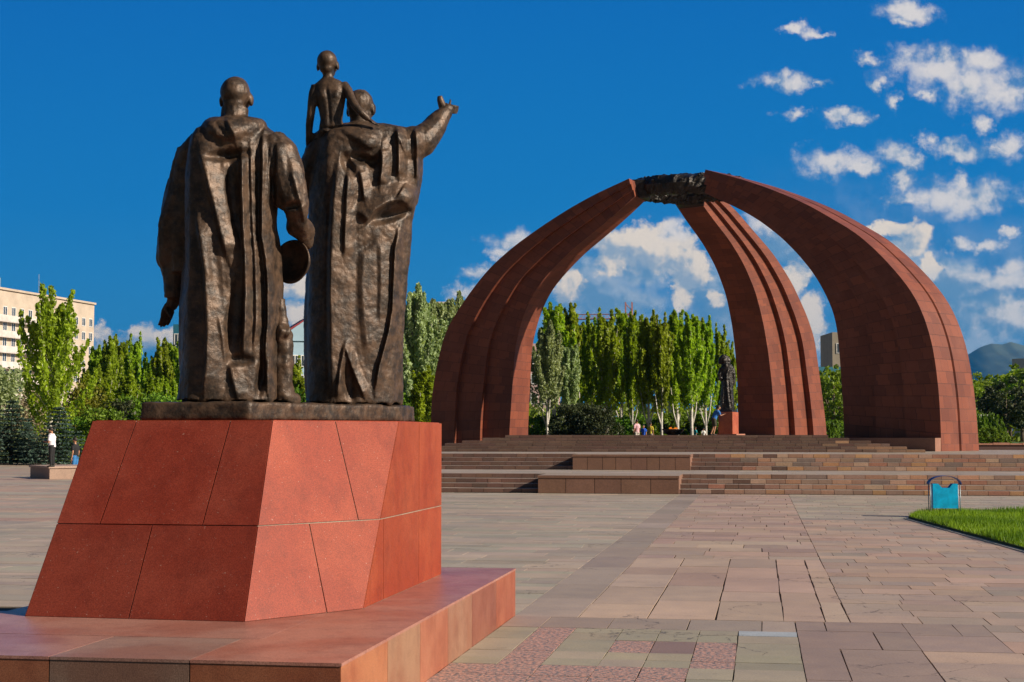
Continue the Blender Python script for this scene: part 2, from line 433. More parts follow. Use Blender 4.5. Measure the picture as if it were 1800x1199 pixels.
PINK = [(0.433,0.314,0.241),(0.410,0.308,0.246),(0.467,0.331,0.246),(0.388,0.302,0.241),(0.445,0.302,0.224)]
BROWN = [(.34,.25,.205),(.32,.235,.195)]
# one base sheet to the horizon, with a dark bed for the joints just above it
def sheet(name, x0, y0, x1, y1, z, m, kind='structure'):
    o = mesh_np(name, [(x0, y0, z), (x1, y0, z), (x1, y1, z), (x0, y1, z)], np.array([(0, 1, 2, 3)]), m); return tag(o, kind=kind)
def earth_x(t, co, c, p):
    n = t.noise(co, .05, 6, .6); return t.mix(t.smooth(n, .4, .6), (.10, .11, .045), (.16, .13, .08))
M['earth'] = mat('earth', rough=.9, extra=earth_x, bump=.3, bscale=2)
sheet('ground', -9000, -60, 9000, 12000, -.05, M['earth'])
sheet('paving_bed', -80, 2, 60, 112, -.014, M['joint'])
T = Tiles()
T.rows(-1.70, .80, 21.5, 44.9, (.5, 1.1), (.45, .8), WARM, 'x', gap=.012, a=.14)
for xa, xb in ((-1.70, -1.05), (-1.05, -.42), (-.42, .20), (.20, .58), (.58, .80)):
    y = 14.4
    while y < 21.5:
        ye = min(21.5, y + rng.uniform(.9, 1.9)); ye = 21.5 if 21.5 - ye < .5 else ye
        T.tile(xa, y, xb, ye, 0, jit(rng.choice(WARM), .10), gap=.016); y = ye
T.rows(-2.30, -1.70, 14.4, 44.9, (1.2, 2.4), (.6, .6), MAUVE, 'y', gap=.006, a=.08)
T.rows(-14, -2.30, 14.4, 44.9, (.7, 1.6), (.32, .6), GREY, 'x', gap=.006, a=.10)
T.rows(-80, -14, 14.4, 88, (1.2, 2.6), (.7, 1.2), GREY + PINK, 'x', gap=.008, a=.10)
T.rows(-14, -9, 44.9, 88, (1.2, 2.6), (.7, 1.2), GREY + PINK, 'x', gap=.008, a=.10)
T.rows(.80, 5.2, 14.4, 31.5, (.45, .95), (.36, .62), PINK, 'x', gap=.009, a=.10)
T.rows(5.2, 24, 10, 31.5, (.6, 1.2), (.4, .7), PINK, 'x', gap=.009, a=.10)
T.rows(.80, 30, 32.1, 44.9, (.4, .9), (.3, .5), GREY, 'x', gap=.007, a=.12)
T.rows(.80, 24, 31.5, 32.1, (1.0, 2.0), (.6, .6), [(.30,.25,.21)], 'x', gap=.012, a=.06)
T.rows(-2.30, .30, 13.62, 14.4, (.55, .75), (.78, .78), MAUVE, 'x', gap=.010, a=.10)
T.rows(.30, 1.25, 11.0, 14.4, (.95, .95), (1.1, 1.7), BROWN, 'x', gap=.010, a=.06)
T.rows(1.25, 1.95, 12.6, 14.4, (.7, .7), (.9, 1.2), BROWN, 'x', gap=.006, a=.06)
T.rows(1.25, 5.2, 8, 12.6, (.8, 1.3), (.6, 1.0), PINK, 'x', gap=.008, a=.08)
T.rows(1.95, 5.2, 12.6, 14.4, (.6, 1.0), (.5, .7), PINK, 'x', gap=.008, a=.08)
T.rows(.30, 1.25, 8, 11.0, (.95, .95), (1.1, 1.7), BROWN, 'x', gap=.010, a=.06)
cols = [-2.30, -1.95, -1.62, -1.20, -.87, -.53, -.20, .30]
gran = {1: [(10.9, 13.62)], 3: [(12.15, 12.85)], 5: [(11.4, 12.75)]}
for i in range(len(cols) - 1):
    ys = [13.62, 13.30, 12.85, 12.15, 11.75, 11.4, 10.9, 10.2, 9.4, 8.0]
    for j in range(len(ys) - 1):
        y1_, y0_ = ys[j], ys[j + 1]; ym = (y0_ + y1_) / 2
        g = any(a <= ym <= b for a, b in gran.get(i, [])) or (ym < 11.4 and i < 5)
        if i == 5 and 12.75 > ym > 11.4: g = True
        c = jit(rng.choice(OLIVE), .07)
        if i == 4 and 12.15 < ym < 12.85: c = (.27, .185, .16)
        if i == 6 and ym > 13.3: c = (.38, .42, .46)
        T.tile(cols[i], y0_, cols[i + 1], y1_, 0, c, 1. if g else 0., gap=.008)
pv = T.build('paving', M['paving']); tag(pv, kind='structure')

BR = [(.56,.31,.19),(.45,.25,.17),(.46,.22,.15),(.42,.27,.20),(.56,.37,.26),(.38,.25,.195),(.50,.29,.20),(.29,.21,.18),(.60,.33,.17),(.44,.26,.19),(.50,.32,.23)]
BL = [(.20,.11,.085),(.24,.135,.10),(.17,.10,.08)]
ST_TOP = [(.36,.29,.24),(.33,.27,.225)]
def flight(name, v0, n, tread, z0, xl, xr, split, pal_r=BR, pal_l=BL, ln=(.36, .62), depth_last=None, rs=RS):
    V_, F_, C_ = [], [], []
    for k in range(n):
        a = v0 + k * tread; b = a + (tread if k < n - 1 or depth_last is None else depth_last)
        x = xl[k] if hasattr(xl, '__len__') else xl; xe_ = xr[k] if hasattr(xr, '__len__') else xr
        zb = z0; zt = z0 + (k + 1) * rs
        while x < xe_ - .02:
            e = min(xe_, x + rng.uniform(*ln)); e = xe_ if xe_ - e < .25 else e
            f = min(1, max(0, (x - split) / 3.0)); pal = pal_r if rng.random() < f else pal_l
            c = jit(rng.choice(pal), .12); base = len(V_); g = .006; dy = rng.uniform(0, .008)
            X0, X1 = x + g, e - g; z1 = zt - rng.uniform(0, .004); zc = zt - rs + .008
            V_ += [(X0,a+dy,zc),(X1,a+dy,zc),(X1,b,zc),(X0,b,zc),(X0,a+dy,z1),(X1,a+dy,z1),(X1,b,z1),(X0,b,z1)]
            F_ += [(base,base+1,base+5,base+4),(base+4,base+5,base+6,base+7),(base+1,base+2,base+6,base+5),(base+3,base,base+4,base+7)]
            C_ += [(*c, 0), (*jit(rng.choice(ST_TOP), .08), 0), (*c, 0), (*c, 0)]
            x = e
        # core behind the courses
        base = len(V_); xa = xl[k] if hasattr(xl, '__len__') else xl
        V_ += [(xa+.01,a+.02,zb-.02),(xe_-.01,a+.02,zb-.02),(xe_-.01,a+.02,zt-.012),(xa+.01,a+.02,zt-.012)]
        F_ += [(base,base+1,base+2,base+3)]; C_ += [(.035,.028,.024,0)]
    o = mesh_np(name, V_, np.array(F_), M['step'], col=C_); return tag(o, kind='structure')
Z1, Z2, Z3 = 4 * RS, 8 * RS, 13 * RS
D1, D2, D3 = 45.0, 52.2, 60.0
xL1 = -14.0
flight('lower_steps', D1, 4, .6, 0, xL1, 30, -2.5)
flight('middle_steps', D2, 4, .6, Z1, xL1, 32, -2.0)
def xat(px, py, z): return onz(px, py, z).x
def xrow(px, v):       # world x where a pixel column crosses the line y = v on the plaza
    a_ = (px - CX) / F; c_, s_ = math.cos(YAW), math.sin(YAW); t_ = v / (a_ * s_ + c_); return t_ * (a_ * c_ - s_)
v3 = [D3 + .5 * k for k in range(6)]
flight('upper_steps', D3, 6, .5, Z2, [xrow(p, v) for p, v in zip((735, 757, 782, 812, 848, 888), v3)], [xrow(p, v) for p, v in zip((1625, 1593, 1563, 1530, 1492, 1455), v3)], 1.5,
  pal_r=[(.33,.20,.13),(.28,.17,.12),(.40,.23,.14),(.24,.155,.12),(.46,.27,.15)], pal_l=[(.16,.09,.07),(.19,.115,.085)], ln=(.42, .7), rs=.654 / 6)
# terraces
T = Tiles()
T.rows(xL1, 30, D1 + 2.4, D2 + .1, (.8, 1.3), (.6, .9), [(.40,.33,.27),(.37,.31,.26)], 'x', z=Z1, a=.08)
tag(T.build('lower_terrace', M['paving']), kind='structure')
T = Tiles()
T.rows(xL1, 60, D2 + 2.4, D3 + 30, (.9, 1.5), (.7, 1.0), [(.40,.33,.27),(.37,.31,.26)], 'x', z=Z2, a=.08)
tag(T.build('middle_terrace', M['paving']), kind='structure')
o = MB(); o.box(xL1 + .02, D1 + 2.0, -.04, 29.98, D2 + .2, Z1 - .016); o.box(xL1 + .02, D2 + 2.0, -.04, 59.9, 112, Z2 - .016)
tag(o.build('terrace_core', M['joint']), kind='structure')
T = Tiles(); XA, XB = xrow(888, 62.5), xrow(1455, 62.5)
T.rows(XA, XB, D3 + 3.0, 92, (.9, 1.4), (.7, 1.0), [(.30,.20,.16)], 'x', z=Z3, a=.08)
tag(T.build('upper_terrace', M['paving']), kind='structure')
o = MB(); o.box(XA + .02, D3 + 2.7, Z2, XB - .02, 91.9, Z3 - .016); tag(o.build('platform_core', M['joint']), kind='structure')

# the two stone blocks in front of the flights
def tone(o, fn):
    me = o.data; a = me.attributes.new('tone', 'FLOAT_COLOR', 'FACE')
    cs = []
    for i, p in enumerate(me.polygons): cs += list(fn(i, p)) + [0.]
    a.data.foreach_set('color', cs); return o
def clad_block(name, x0, x1, y0, y1, z0, z1, n, label, group):
    m = MB(); m.box(x0 + .012, y0 + .012, z0, x1 - .012, y1, z1 - .02)
    e = [x0 + (x1 - x0) * (i / n) + (rng.uniform(-.04, .04) if 0 < i < n else 0) for i in range(n + 1)]
    for i in range(n):
        m.box(e[i] + .008, y0, z0 + .01, e[i + 1] - .008, y0 + .02, z1 - .085)
    m.box(x1 - .02, y0 + .022, z0 + .01, x1, y1, z1 - .085)
    m.box(x0, y0 + .022, z0 + .01, x0 + .011, y1, z1 - .085)
    e2 = [x0 - .015] + [x0 + (x1 - x0) * (i + .3) / n for i in range(1, n)] + [x1 + .015]
    for i in range(len(e2) - 1): m.box(e2[i] + .004, y0 - .015, z1 - .075, e2[i + 1] - .004, y1, z1)
    b = m.build(name, M['step'])
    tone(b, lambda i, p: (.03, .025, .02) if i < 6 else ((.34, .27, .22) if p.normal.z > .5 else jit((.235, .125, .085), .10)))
    tag(b, label, 'stone block', group)
ax = xat(950, 866, 0); bx = xat(1197, 866, 0)
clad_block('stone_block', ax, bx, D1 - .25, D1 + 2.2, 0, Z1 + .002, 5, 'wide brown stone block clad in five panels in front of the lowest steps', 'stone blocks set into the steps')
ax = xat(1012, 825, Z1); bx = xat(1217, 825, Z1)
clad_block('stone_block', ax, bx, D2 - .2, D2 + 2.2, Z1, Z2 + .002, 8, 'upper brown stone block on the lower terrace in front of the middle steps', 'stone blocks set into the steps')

# ------------------------------------------------------------------ base slab and pedestal
SZ = .44; PT = 1.81
def lerp(a, b, t): return a + (b - a) * t
def wall_panels(m, p00, p10, p01, p11, panels, gap=.009, th=.03):
    """panels: four (s,t) corners each; slabs of stone standing th proud of the core"""
    P = [Vector(q) for q in (p00, p10, p01, p11)]
    nrm = (P[1] - P[0]).cross(P[2] - P[0]).normalized()
    def B(s, t): return lerp(lerp(P[0], P[1], s), lerp(P[2], P[3], s), t)
    for pan in panels:
        q = [B(s, t) for s, t in pan]; c = sum(q, Vector()) / 4
        q2 = []
        for i in range(4):
            a = (q[i - 1] - q[i]).normalized(); b = (q[(i + 1) % 4] - q[i]).normalized()
            q2.append(q[i] + (a + b) * gap * .5)
        m.add([v - nrm * th for v in q2] + q2, [(3, 2, 1, 0), (4, 5, 6, 7)] + [(i, (i + 1) % 4, 4 + (i + 1) % 4, 4 + i) for i in range(4)])
A0, B0, C0, E0, G0 = (-5.07,10.12,SZ), (-3.45,10.05,SZ), (-2.858,10.95,SZ), (-2.858,13.72,SZ), (-5.07,13.9,SZ)
A1, B1, C1, E1, G1 = (-4.977,10.97,PT), (-3.563,10.97,PT), (-2.858,12.04,PT), (-2.858,13.72,PT), (-4.977,13.72,PT)
m = MB()
cx_, cy_ = -3.95, 12.3
sh = lambda p: (p[0] + (cx_ - p[0]) * .005, p[1] + (cy_ - p[1]) * .005, p[2] - (.004 if p[2] > 1 else 0))
m.frustum([sh(p) for p in (A0, B0, C0, E0, G0)], [sh(p) for p in (A1, B1, C1, E1, G1)])
ncore = len(m.f); th = .454
pan_tones = []
fr = [[(0,0),(.48,0),(.482,th),(0,th)], [(.48,0),(1,0),(1,th),(.482,th)], [(0,th),(.218,th),(.248,1),(0,1)], [(.218,th),(.729,th),(.77,1),(.248,1)], [(.729,th),(1,th),(1,1),(.77,1)]]
wall_panels(m, A0, B0, A1, B1, fr)
bf = [[(0,0),(.68,0),(.40,th),(0,th)], [(.68,0),(1,0),(1,th),(.40,th)], [(0,th),(.81,th),(.475,1),(0,1)], [(.81,th),(1,th),(1,1),(.475,1)]]
wall_panels(m, B0, C0, B1, C1, bf)
cf = [[(0,0),(.217,0),(.043,th),(0,th)], [(.217,0),(.665,0),(.59,th),(.043,th)], [(.665,0),(1,0),(1,th),(.59,th)], [(0,th),(.59,th),(.443,1),(0,1)], [(.59,th),(1,th),(1,1),(.443,1)]]
wall_panels(m, C0, E0, C1, E1, cf)
g2 = [[(0,0),(.5,0),(.5,th),(0,th)], [(.5,0),(1,0),(1,th),(.5,th)], [(0,th),(.35,th),(.35,1),(0,1)], [(.35,th),(1,th),(1,1),(.35,1)]]
wall_panels(m, E0, G0, E1, G1, g2); wall_panels(m, G0, A0, G1, A1, g2)
m.prism([(A1[0]+.02,A1[1]+.02),(B1[0],B1[1]+.02),(C1[0]-.02,C1[1]),(E1[0]-.02,E1[1]-.02),(G1[0]+.02,G1[1]-.02)], PT - .004, PT + .003)
ped = m.build('pedestal', M['granite_wall'])
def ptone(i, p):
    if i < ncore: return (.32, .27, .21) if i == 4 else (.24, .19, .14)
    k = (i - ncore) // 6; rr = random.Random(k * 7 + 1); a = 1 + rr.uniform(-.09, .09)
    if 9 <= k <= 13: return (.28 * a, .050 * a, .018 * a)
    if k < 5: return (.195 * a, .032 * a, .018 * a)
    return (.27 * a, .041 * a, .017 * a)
tone(ped, ptone); tag(ped, 'tapering red granite pedestal under the bronze figure group', 'pedestal')

SX0, SX1, SY0, SY1 = -9.5, -2.30, 8.33, 14.48
XW, YWB = -5.35, 10.42
m = MB(); m.box(SX0 + .015, SY0 + .015, 0, XW, YWB - .015, SZ - .02); m.box(XW + .001, SY0 + .016, 0, SX1 - .015, SY1 - .015, SZ - .021); nc = len(m.f)
tones = []
def lab(c): tones.append(c)
xs = [SX0, -7.6, -6.2, xat(105, 1148, SZ), xat(343, 1156, SZ), SX1]
ft = [(.22,.10,.065), (.24,.11,.07), (.27,.095,.05), (.20,.115,.085), (.27,.085,.042)]
for i in range(5):
    m.box(xs[i] + .004, SY0, .0, xs[i + 1] - .004, SY0 + .03, SZ - .006); lab(ft[i])
vs_ = [SY0 + .0] + [onz(*q, SZ).y for q in ((668,1121),(730,1090),(782,1063.5),(828,1040.5),(875,1017.5))] + [SY1]
rt = [(.36,.125,.055), (.29,.14,.08), (.34,.115,.062), (.28,.125,.075), (.22,.065,.038), (.30,.08,.038)]
for i in range(6):
    m.box(SX1 - .03, vs_[i] + (.003 if i else .001), 0, SX1, vs_[i + 1] - .003, SZ - .0065); lab(rt[i])
m.box(XW, SY1 - .03, 0, SX1 - .031, SY1, SZ - .007); lab((.3,.12,.08))
# top plates, mitred at the near corner
def plate(poly, c):
    m.prism(poly, SZ - .018, SZ + rng.uniform(-.001, .001)); lab(c)
xm = xs[4]; q = onz(425, 1123, SZ)
e_ = .003
plate([(SX0, SY0 - .004), (xs[3] - e_, SY0 - .004), (xs[3] - e_, q.y - e_), (SX0, q.y - e_)], (.34,.16,.125))
plate([(xs[3] + e_, SY0 - .004), (xm - e_, SY0 - .004), (q.x - e_, q.y - e_), (xs[3] + e_, q.y - e_)], (.28,.165,.135))
plate([(xm + e_, SY0 - .004), (SX1 + .004, SY0 - .004), (SX1 + .004, SY1), (SX1 - .75, SY1), (SX1 - .75, q.y), (q.x + e_, q.y)], (.36,.155,.115))
plate([(XW, q.y + e_), (SX1 - .75 - e_, q.y + e_), (SX1 - .75 - e_, SY1), (XW, SY1)], (.34,.155,.12))
plate([(SX0, q.y + e_), (XW - e_, q.y + e_), (XW - e_, YWB), (SX0, YWB)], (.35,.165,.13))
slab = m.build('base_slab', M['granite'])
fidx = []
for n_, f in enumerate(m.f): pass
def stone(i, p):
    if i < nc: return (.10, .08, .06)
    j = i - nc; nb = 12 * 6
    if j < nb: return tones[j // 6]
    j -= nb; cnt = [6, 6, 8, 6, 6]; k = 0
    while j >= cnt[k]: j -= cnt[k]; k += 1
    return tones[12 + k]
tone(slab, stone); tag(slab, 'polished reddish granite platform slab lying under the tapering pedestal', 'stone slab')
# ------------------------------------------------------------------ the monument's three ribs and its ring
def rib_extra(t, co, c, p):
    uvn = t.new('ShaderNodeUVMap', uv_map='UVMap').outputs[0]
    br = t.new('ShaderNodeTexBrick', offset=.5, inp={'Scale': 1.0, 'Mortar Size': .010, 'Mortar Smooth': .3, 'Bias': 0., 'Brick Width': .60, 'Row Height': .46,
        'Color1': (.215,.060,.030,1), 'Color2': (.130,.037,.022,1), 'Mortar': (.055,.02,.014,1)})
    t.l.new(uvn, br.inputs['Vector'])
    c = br.outputs[0]
    n = t.noise(co, .5, 6, .65); c = t.mix(t.math('MULTIPLY', t.smooth(n, .45, .75), .5), c, (.25, .085, .052))
    st = t.vm('MULTIPLY', uvn, (1.0, .12, 1)); n2 = t.noise(st, 5, 5, .7)
    c = t.mix(t.math('MULTIPLY', t.smooth(n2, .62, .80), .45), c, (.32, .18, .14))
    b = t.new('ShaderNodeBump', inp={'Strength': .4, 'Distance': .02}); t.l.new(br.outputs['Fac'], b.inputs['Height']); b.invert = True
    t.l.new(b.outputs[0], p.inputs['Normal'])
    return c
M['rib'] = mat('rib_granite', rough=.55, spec=.35, extra=rib_extra)
mon = empty('victory_monument', (toW(8.6, 74.6, Z3)))
def resample(pts, n):
    pts = np.array(pts, float); d = np.r_[0, np.cumsum(np.hypot(*(np.diff(pts, axis=0).T)))]; d /= d[-1]
    t = np.linspace(0, 1, n)
    out = np.c_[np.interp(t, d, pts[:, 0]), np.interp(t, d, pts[:, 1])]
    for _ in range(3):
        out[1:-1] = out[1:-1] * .5 + (out[:-2] + out[2:]) * .25
    return out
def rib(foot, ang, side, w0, w1, ledge, inner_px, outer_px, zb, groove=True, N=46, name='rib'):
    """foot (X, Z) in the camera-levelled frame, ang = outward plan direction, side = +1/-1 which flank faces the view"""
    a = R(ang); d = np.array((math.cos(a), math.sin(a))); n = np.array((-math.sin(a), math.cos(a))) * side
    Fp = np.array(foot)
    def onplane(pts, halfs):
        out = []
        for (px, py), h in zip(pts, halfs):
            x, f, u = ray(px, py); dv = np.array((x, f)); P0 = Fp + n * h
            t = P0.dot(n) / dv.dot(n); q = dv * t
            out.append(((q - Fp).dot(d), HCAM + u * t))
        return np.array(out)
    ii = resample(inner_px, N); oo = resample(outer_px, N)
    ws = np.linspace(0, 1, N); wt = w0 + (w1 - w0) * ws          # inner full width
    lg = ledge * (1 - .45 * ws)
    ri = onplane(ii, wt / 2); ro = onplane(oo, wt / 2 + 2 * lg)
    ri[0, 1] = zb; ro[0, 1] = zb
    V_, F_, UV_ = [], [], []
    q1, q2 = .36, .68
    for k in range(N):
        h = wt[k] / 2; g = lg[k]; I = ri[k]; O = ro[k]; L = np.hypot(*(O - I))
        s = [(0, -h), (q1, -h), (q1, -h - g), (q2, -h - g), (q2, -h - 2 * g), (1, -h - 2 * g), (1, -.10), (1 - .18 / max(L, .5), 0), (1, .10), (1, h + 2 * g), (q2, h + 2 * g), (q2, h + g), (q1, h + g), (q1, h), (0, h)]
        for (q, off) in s:
            pz = I + (O - I) * q; P = Fp + d * pz[0] + n * off
            V_.append(toW(P[0], P[1], pz[1]))
    m_ = 15
    mid = (ri + ro) / 2; arc = np.r_[0, np.cumsum(np.hypot(*(np.diff(mid, axis=0).T)))]
    Ls = np.hypot(*((ro - ri).T))
    def per(k):   # running distance round the section
        h = wt[k] / 2; g = lg[k]; L = Ls[k]
        seg = [q1 * L, g, (q2 - q1) * L, g, (1 - q2) * L, h + 2 * g - .1, .2, .2, h + 2 * g - .1, (1 - q2) * L, g, (q2 - q1) * L, g, q1 * L, 2 * h]
        return np.r_[0, np.cumsum(seg)]
    pr = [per(k) for k in range(N)]
    flip = side < 0
    for k in range(N - 1):
        for j in range(m_):
            j2 = (j + 1) % m_
            f = (k * m_ + j, k * m_ + j2, (k + 1) * m_ + j2, (k + 1) * m_ + j)
            u = [(pr[k][j], arc[k]), (pr[k][j + 1], arc[k]), (pr[k][j + 1], arc[k + 1]), (pr[k][j], arc[k + 1])]
            F_.append(f); UV_ += u
    me_caps = [tuple(range(m_)), tuple((N - 1) * m_ + j for j in range(m_))]
    b = len(V_)
    bm = bmesh.new(); vv = [bm.verts.new(v) for v in V_]; ul = bm.loops.layers.uv.new('UVMap')
    for fi, f in enumerate(F_):
        fc = bm.faces.new([vv[i] for i in f])
        for li, l in enumerate(fc.loops): l[ul].uv = UV_[fi * 4 + li]
    for cface in me_caps:
        fc = bm.faces.new([vv[i] for i in cface])
        for l in fc.loops: l[ul].uv = (l.vert.co.x, l.vert.co.y)
    bmesh.ops.recalc_face_normals(bm, faces=bm.faces)
    me = bpy.data.meshes.new(name); bm.to_mesh(me); bm.free(); me.materials.append(M['rib'])
    o = bpy.data.objects.new(name, me); link(o); o.parent = mon
    o.matrix_parent_inverse = Matrix.Translation(-mon.location)
    return o, ri, ro, d, n
left = rib((-1.4, 77.0), 156, 1, 2.3, 1.5, .30,
  [(895,764),(899.5,696),(906,605),(921,550),(943,505.5),(969,475),(1003.6,440),(1047,405.8),(1090,369),(1116,345)],
  [(757,775),(758.5,696),(769,636),(782,584),(800,553),(826,514),(860,471),(904,432),(956,395),(1003.6,364.6),(1047,340.7),(1105.5,313.8)], Z2)
right = rib((15.2, 66.6), -43, -1, 1.7, 1.3, .40,
  [(1484,768),(1481.7,707.7),(1477,640),(1472.7,586),(1466,550),(1450,514),(1432,482.6),(1405,449),(1373.6,417),(1333,386),(1297,365.5),(1270,354),(1238.5,339)],
  [(1655,792),(1652,707.7),(1646,649),(1639,604),(1625.7,559),(1607.7,518.6),(1576,478),(1540,440),(1504,408),(1468,388),(1427.6,363.3),(1382.6,343),(1315,318),(1240,298)], Z2)
rear = rib((14.8, 85.0), 50, -1, 2.3, 1.5, .32,
  [(1362,762),(1358,685),(1351,622),(1342,568),(1328.6,514),(1308,464.6),(1283.6,424),(1252,383.6),(1226,347.5)],
  [(1453,762),(1450,730),(1441,662.7),(1432,595),(1418.6,554.7),(1391.6,496),(1360,446.6),(1315,395),(1290,365.5),(1262,342)], Z3)
def ribdbg():
    for nm, r_ in (('left', left), ('right', right), ('rear', rear)):
        print(nm, 'inner', [tuple(round(float(x), 1) for x in r_[1][i]) for i in (0, 20, 45)], 'outer', [tuple(round(float(x), 1) for x in r_[2][i]) for i in (0, 20, 45)])
ribdbg()
# ring (rough black wreath carried by the ribs' tips)
m = MB(); rr = random.Random(5)
RC = toW(8.7, 74.9, 0); rc = Vector((RC.x, RC.y, 13.80)); NS = 120; tilt = R(-4)
ringp = []
for i in range(NS + 1):
    th = 2 * math.pi * i / NS
    p = Vector((math.cos(th) * 2.35, math.sin(th) * 2.35, 0)); p.z = -math.sin(th) * math.sin(tilt) * 2.0
    ringp.append(rc + p)
seg = 14; VV = []; FF = []
for i in range(NS):
    th = 2 * math.pi * i / NS; er = Vector((math.cos(th), math.sin(th), 0))
    for k in range(seg):
        ph = 2 * math.pi * k / seg
        nn = mnoise.fractal(Vector((th * 2.5 * 2, math.cos(ph) * 2.2, math.sin(ph) * 2.2)), 1, 2, 5)
        r = .48 * (1 + .26 * nn + rr.uniform(-.08, .08))
        VV.append(ringp[i] + er * math.cos(ph) * r + Vector((0, 0, math.sin(ph) * r * 1.0)))
for i in range(NS):
    for k in range(seg):
        FF.append((i * seg + k, i * seg + (k + 1) % seg, ((i + 1) % NS) * seg + (k + 1) % seg, ((i + 1) % NS) * seg + k))
m.add(VV, FF)
for i in range(260):
    th = rr.uniform(0, 2 * math.pi); ph = rr.uniform(0, 2 * math.pi); er = Vector((math.cos(th), math.sin(th), 0))
    c = rc + er * (2.35 + .46 * math.cos(ph)) + Vector((0, 0, .46 * math.sin(ph) + math.sin(th) * .14))
    m.ell(c, (rr.uniform(.06, .12), rr.uniform(.06, .12), rr.uniform(.05, .10)), nu=6, nv=4)
ring = m.build('ring', M['bronze_dark'], smooth=False); ring.parent = mon; ring.matrix_parent_inverse = Matrix.Translation(-mon.location)
# brackets under the ring where the ribs' tips take it
for px, py, D, s in ((1124, 334, 73.9, .5), (1214, 348, 78.0, .7)):
    m = MB(); c = at(px, py, D); m.box(c.x - s, c.y - s, c.z - .45, c.x + s, c.y + s, c.z + .45)
    br_ = m.build('ring_bracket', M['bronze_dark'], bevel=.08); br_.parent = mon; br_.matrix_parent_inverse = Matrix.Translation(-mon.location)
# low granite box at the foot of the right-hand rib
Fq = np.array((15.2, 66.6)); rd_, rn_ = right[3], right[4]; q0 = Fq + rd_ * (right[2][0, 0] - .02) + rn_ * (.85 + .80 + .003)
m = MB(); qs = [q0, q0 + rn_ * .48, q0 + rn_ * .48 - rd_ * 4.6, q0 - rd_ * 4.6]
m.prism([tuple(toW(q[0], q[1], 0).xy) for q in qs], Z2 + .002, Z2 + .54)
pl_ = m.build('rib_plinth', M['step']); tone(pl_, lambda i, p: (.32, .16, .11))
pl_.parent = mon; pl_.matrix_parent_inverse = Matrix.Translation(-mon.location)
tag(mon, 'tall red granite arch of three curved ribs carrying a black ring', 'monument')
# ------------------------------------------------------------------ bronze group on the pedestal
grp = empty('figure_group', tuple(at(500, 720, 12.3).xy) + (PT + .004,))
def keep(o, par):
    o.parent = par; o.matrix_parent_inverse = Matrix.Translation(-par.location); return o
tag(grp, 'bronze statue of two robed men and a child, seen from behind on the pedestal', 'statue')
PZ = 1.95
m = MB()
pl = [(-4.625,11.03), (-3.768,11.03), (-2.985,12.66), (-2.95,13.03), (-3.3,13.45), (-4.7,13.45)]
m.prism(pl, PT + .004, PZ)
def plinth_edit(co, no):
    out = co.copy()
    for i in range(len(co)):
        p = Vector(co[i]); a = mnoise.fractal(p * 7, 1, 2, 4) * .009 + mnoise.fractal(p * 26, 1, 2, 3) * .004
        out[i] = co[i] + no[i] * a
    return out
plinth = m.remeshed('bronze_base', M['bronze'], .02, edit=plinth_edit, smooth_it=1); keep(plinth, grp)

def loft(m, rows, Dc, e=2.6, seg=40, shear=0.0, cut=None, cutk=.8):
    """rows: (py, xl, xr, half depth, dD) - stacked sections given where they stand, with real depth"""
    vs = []; n = len(rows)
    for (py, xl, xr, b, dD) in rows:
        D = Dc + dD; c = at((xl + xr) / 2, py, D); a = (xr - xl) / 2 / F * D
        for k in range(seg):
            th = 2 * math.pi * k / seg; co, si = math.cos(th), math.sin(th)
            x = math.copysign(abs(co) ** (2 / e), co) * a; y = math.copysign(abs(si) ** (2 / e), si) * b + shear * x
            if cut is not None:
                xc = (cut - (xl + xr) / 2) / F * D
                if x < xc: y += (xc - x) * cutk
            vs.append(c + Vector((x * math.cos(YAW) - y * math.sin(YAW), x * math.sin(YAW) + y * math.cos(YAW), 0)))
    fs = []
    for i in range(n - 1):
        for k in range(seg):
            k2 = (k + 1) % seg; fs.append((i * seg + k, i * seg + k2, (i + 1) * seg + k2, (i + 1) * seg + k))
    fs.append(tuple(range(seg - 1, -1, -1))); fs.append(tuple((n - 1) * seg + k for k in range(seg)))
    m.add(vs, fs)
def dense(rows, k=4):
    out = []
    for a, b in zip(rows[:-1], rows[1:]):
        for i in range(k): out.append(tuple(lerp(x, y, i / k) for x, y in zip(a, b)))
    out.append(rows[-1]); return out
def chain(m, pts, Dc, seg=12):
    """pts: (px, py, dD, radius m or (ra, rb))"""
    m.tube([at(p[0], p[1], Dc + p[2]) for p in pts], [p[3] for p in pts], seg)
def blob(m, px, py, Dc, dD, r, **k):
    R3 = Matrix.Rotation(YAW, 3, 'Z') @ (k.get('rot') or Matrix.Identity(3))
    m.ell(at(px, py, Dc + dD), r, rot=R3)
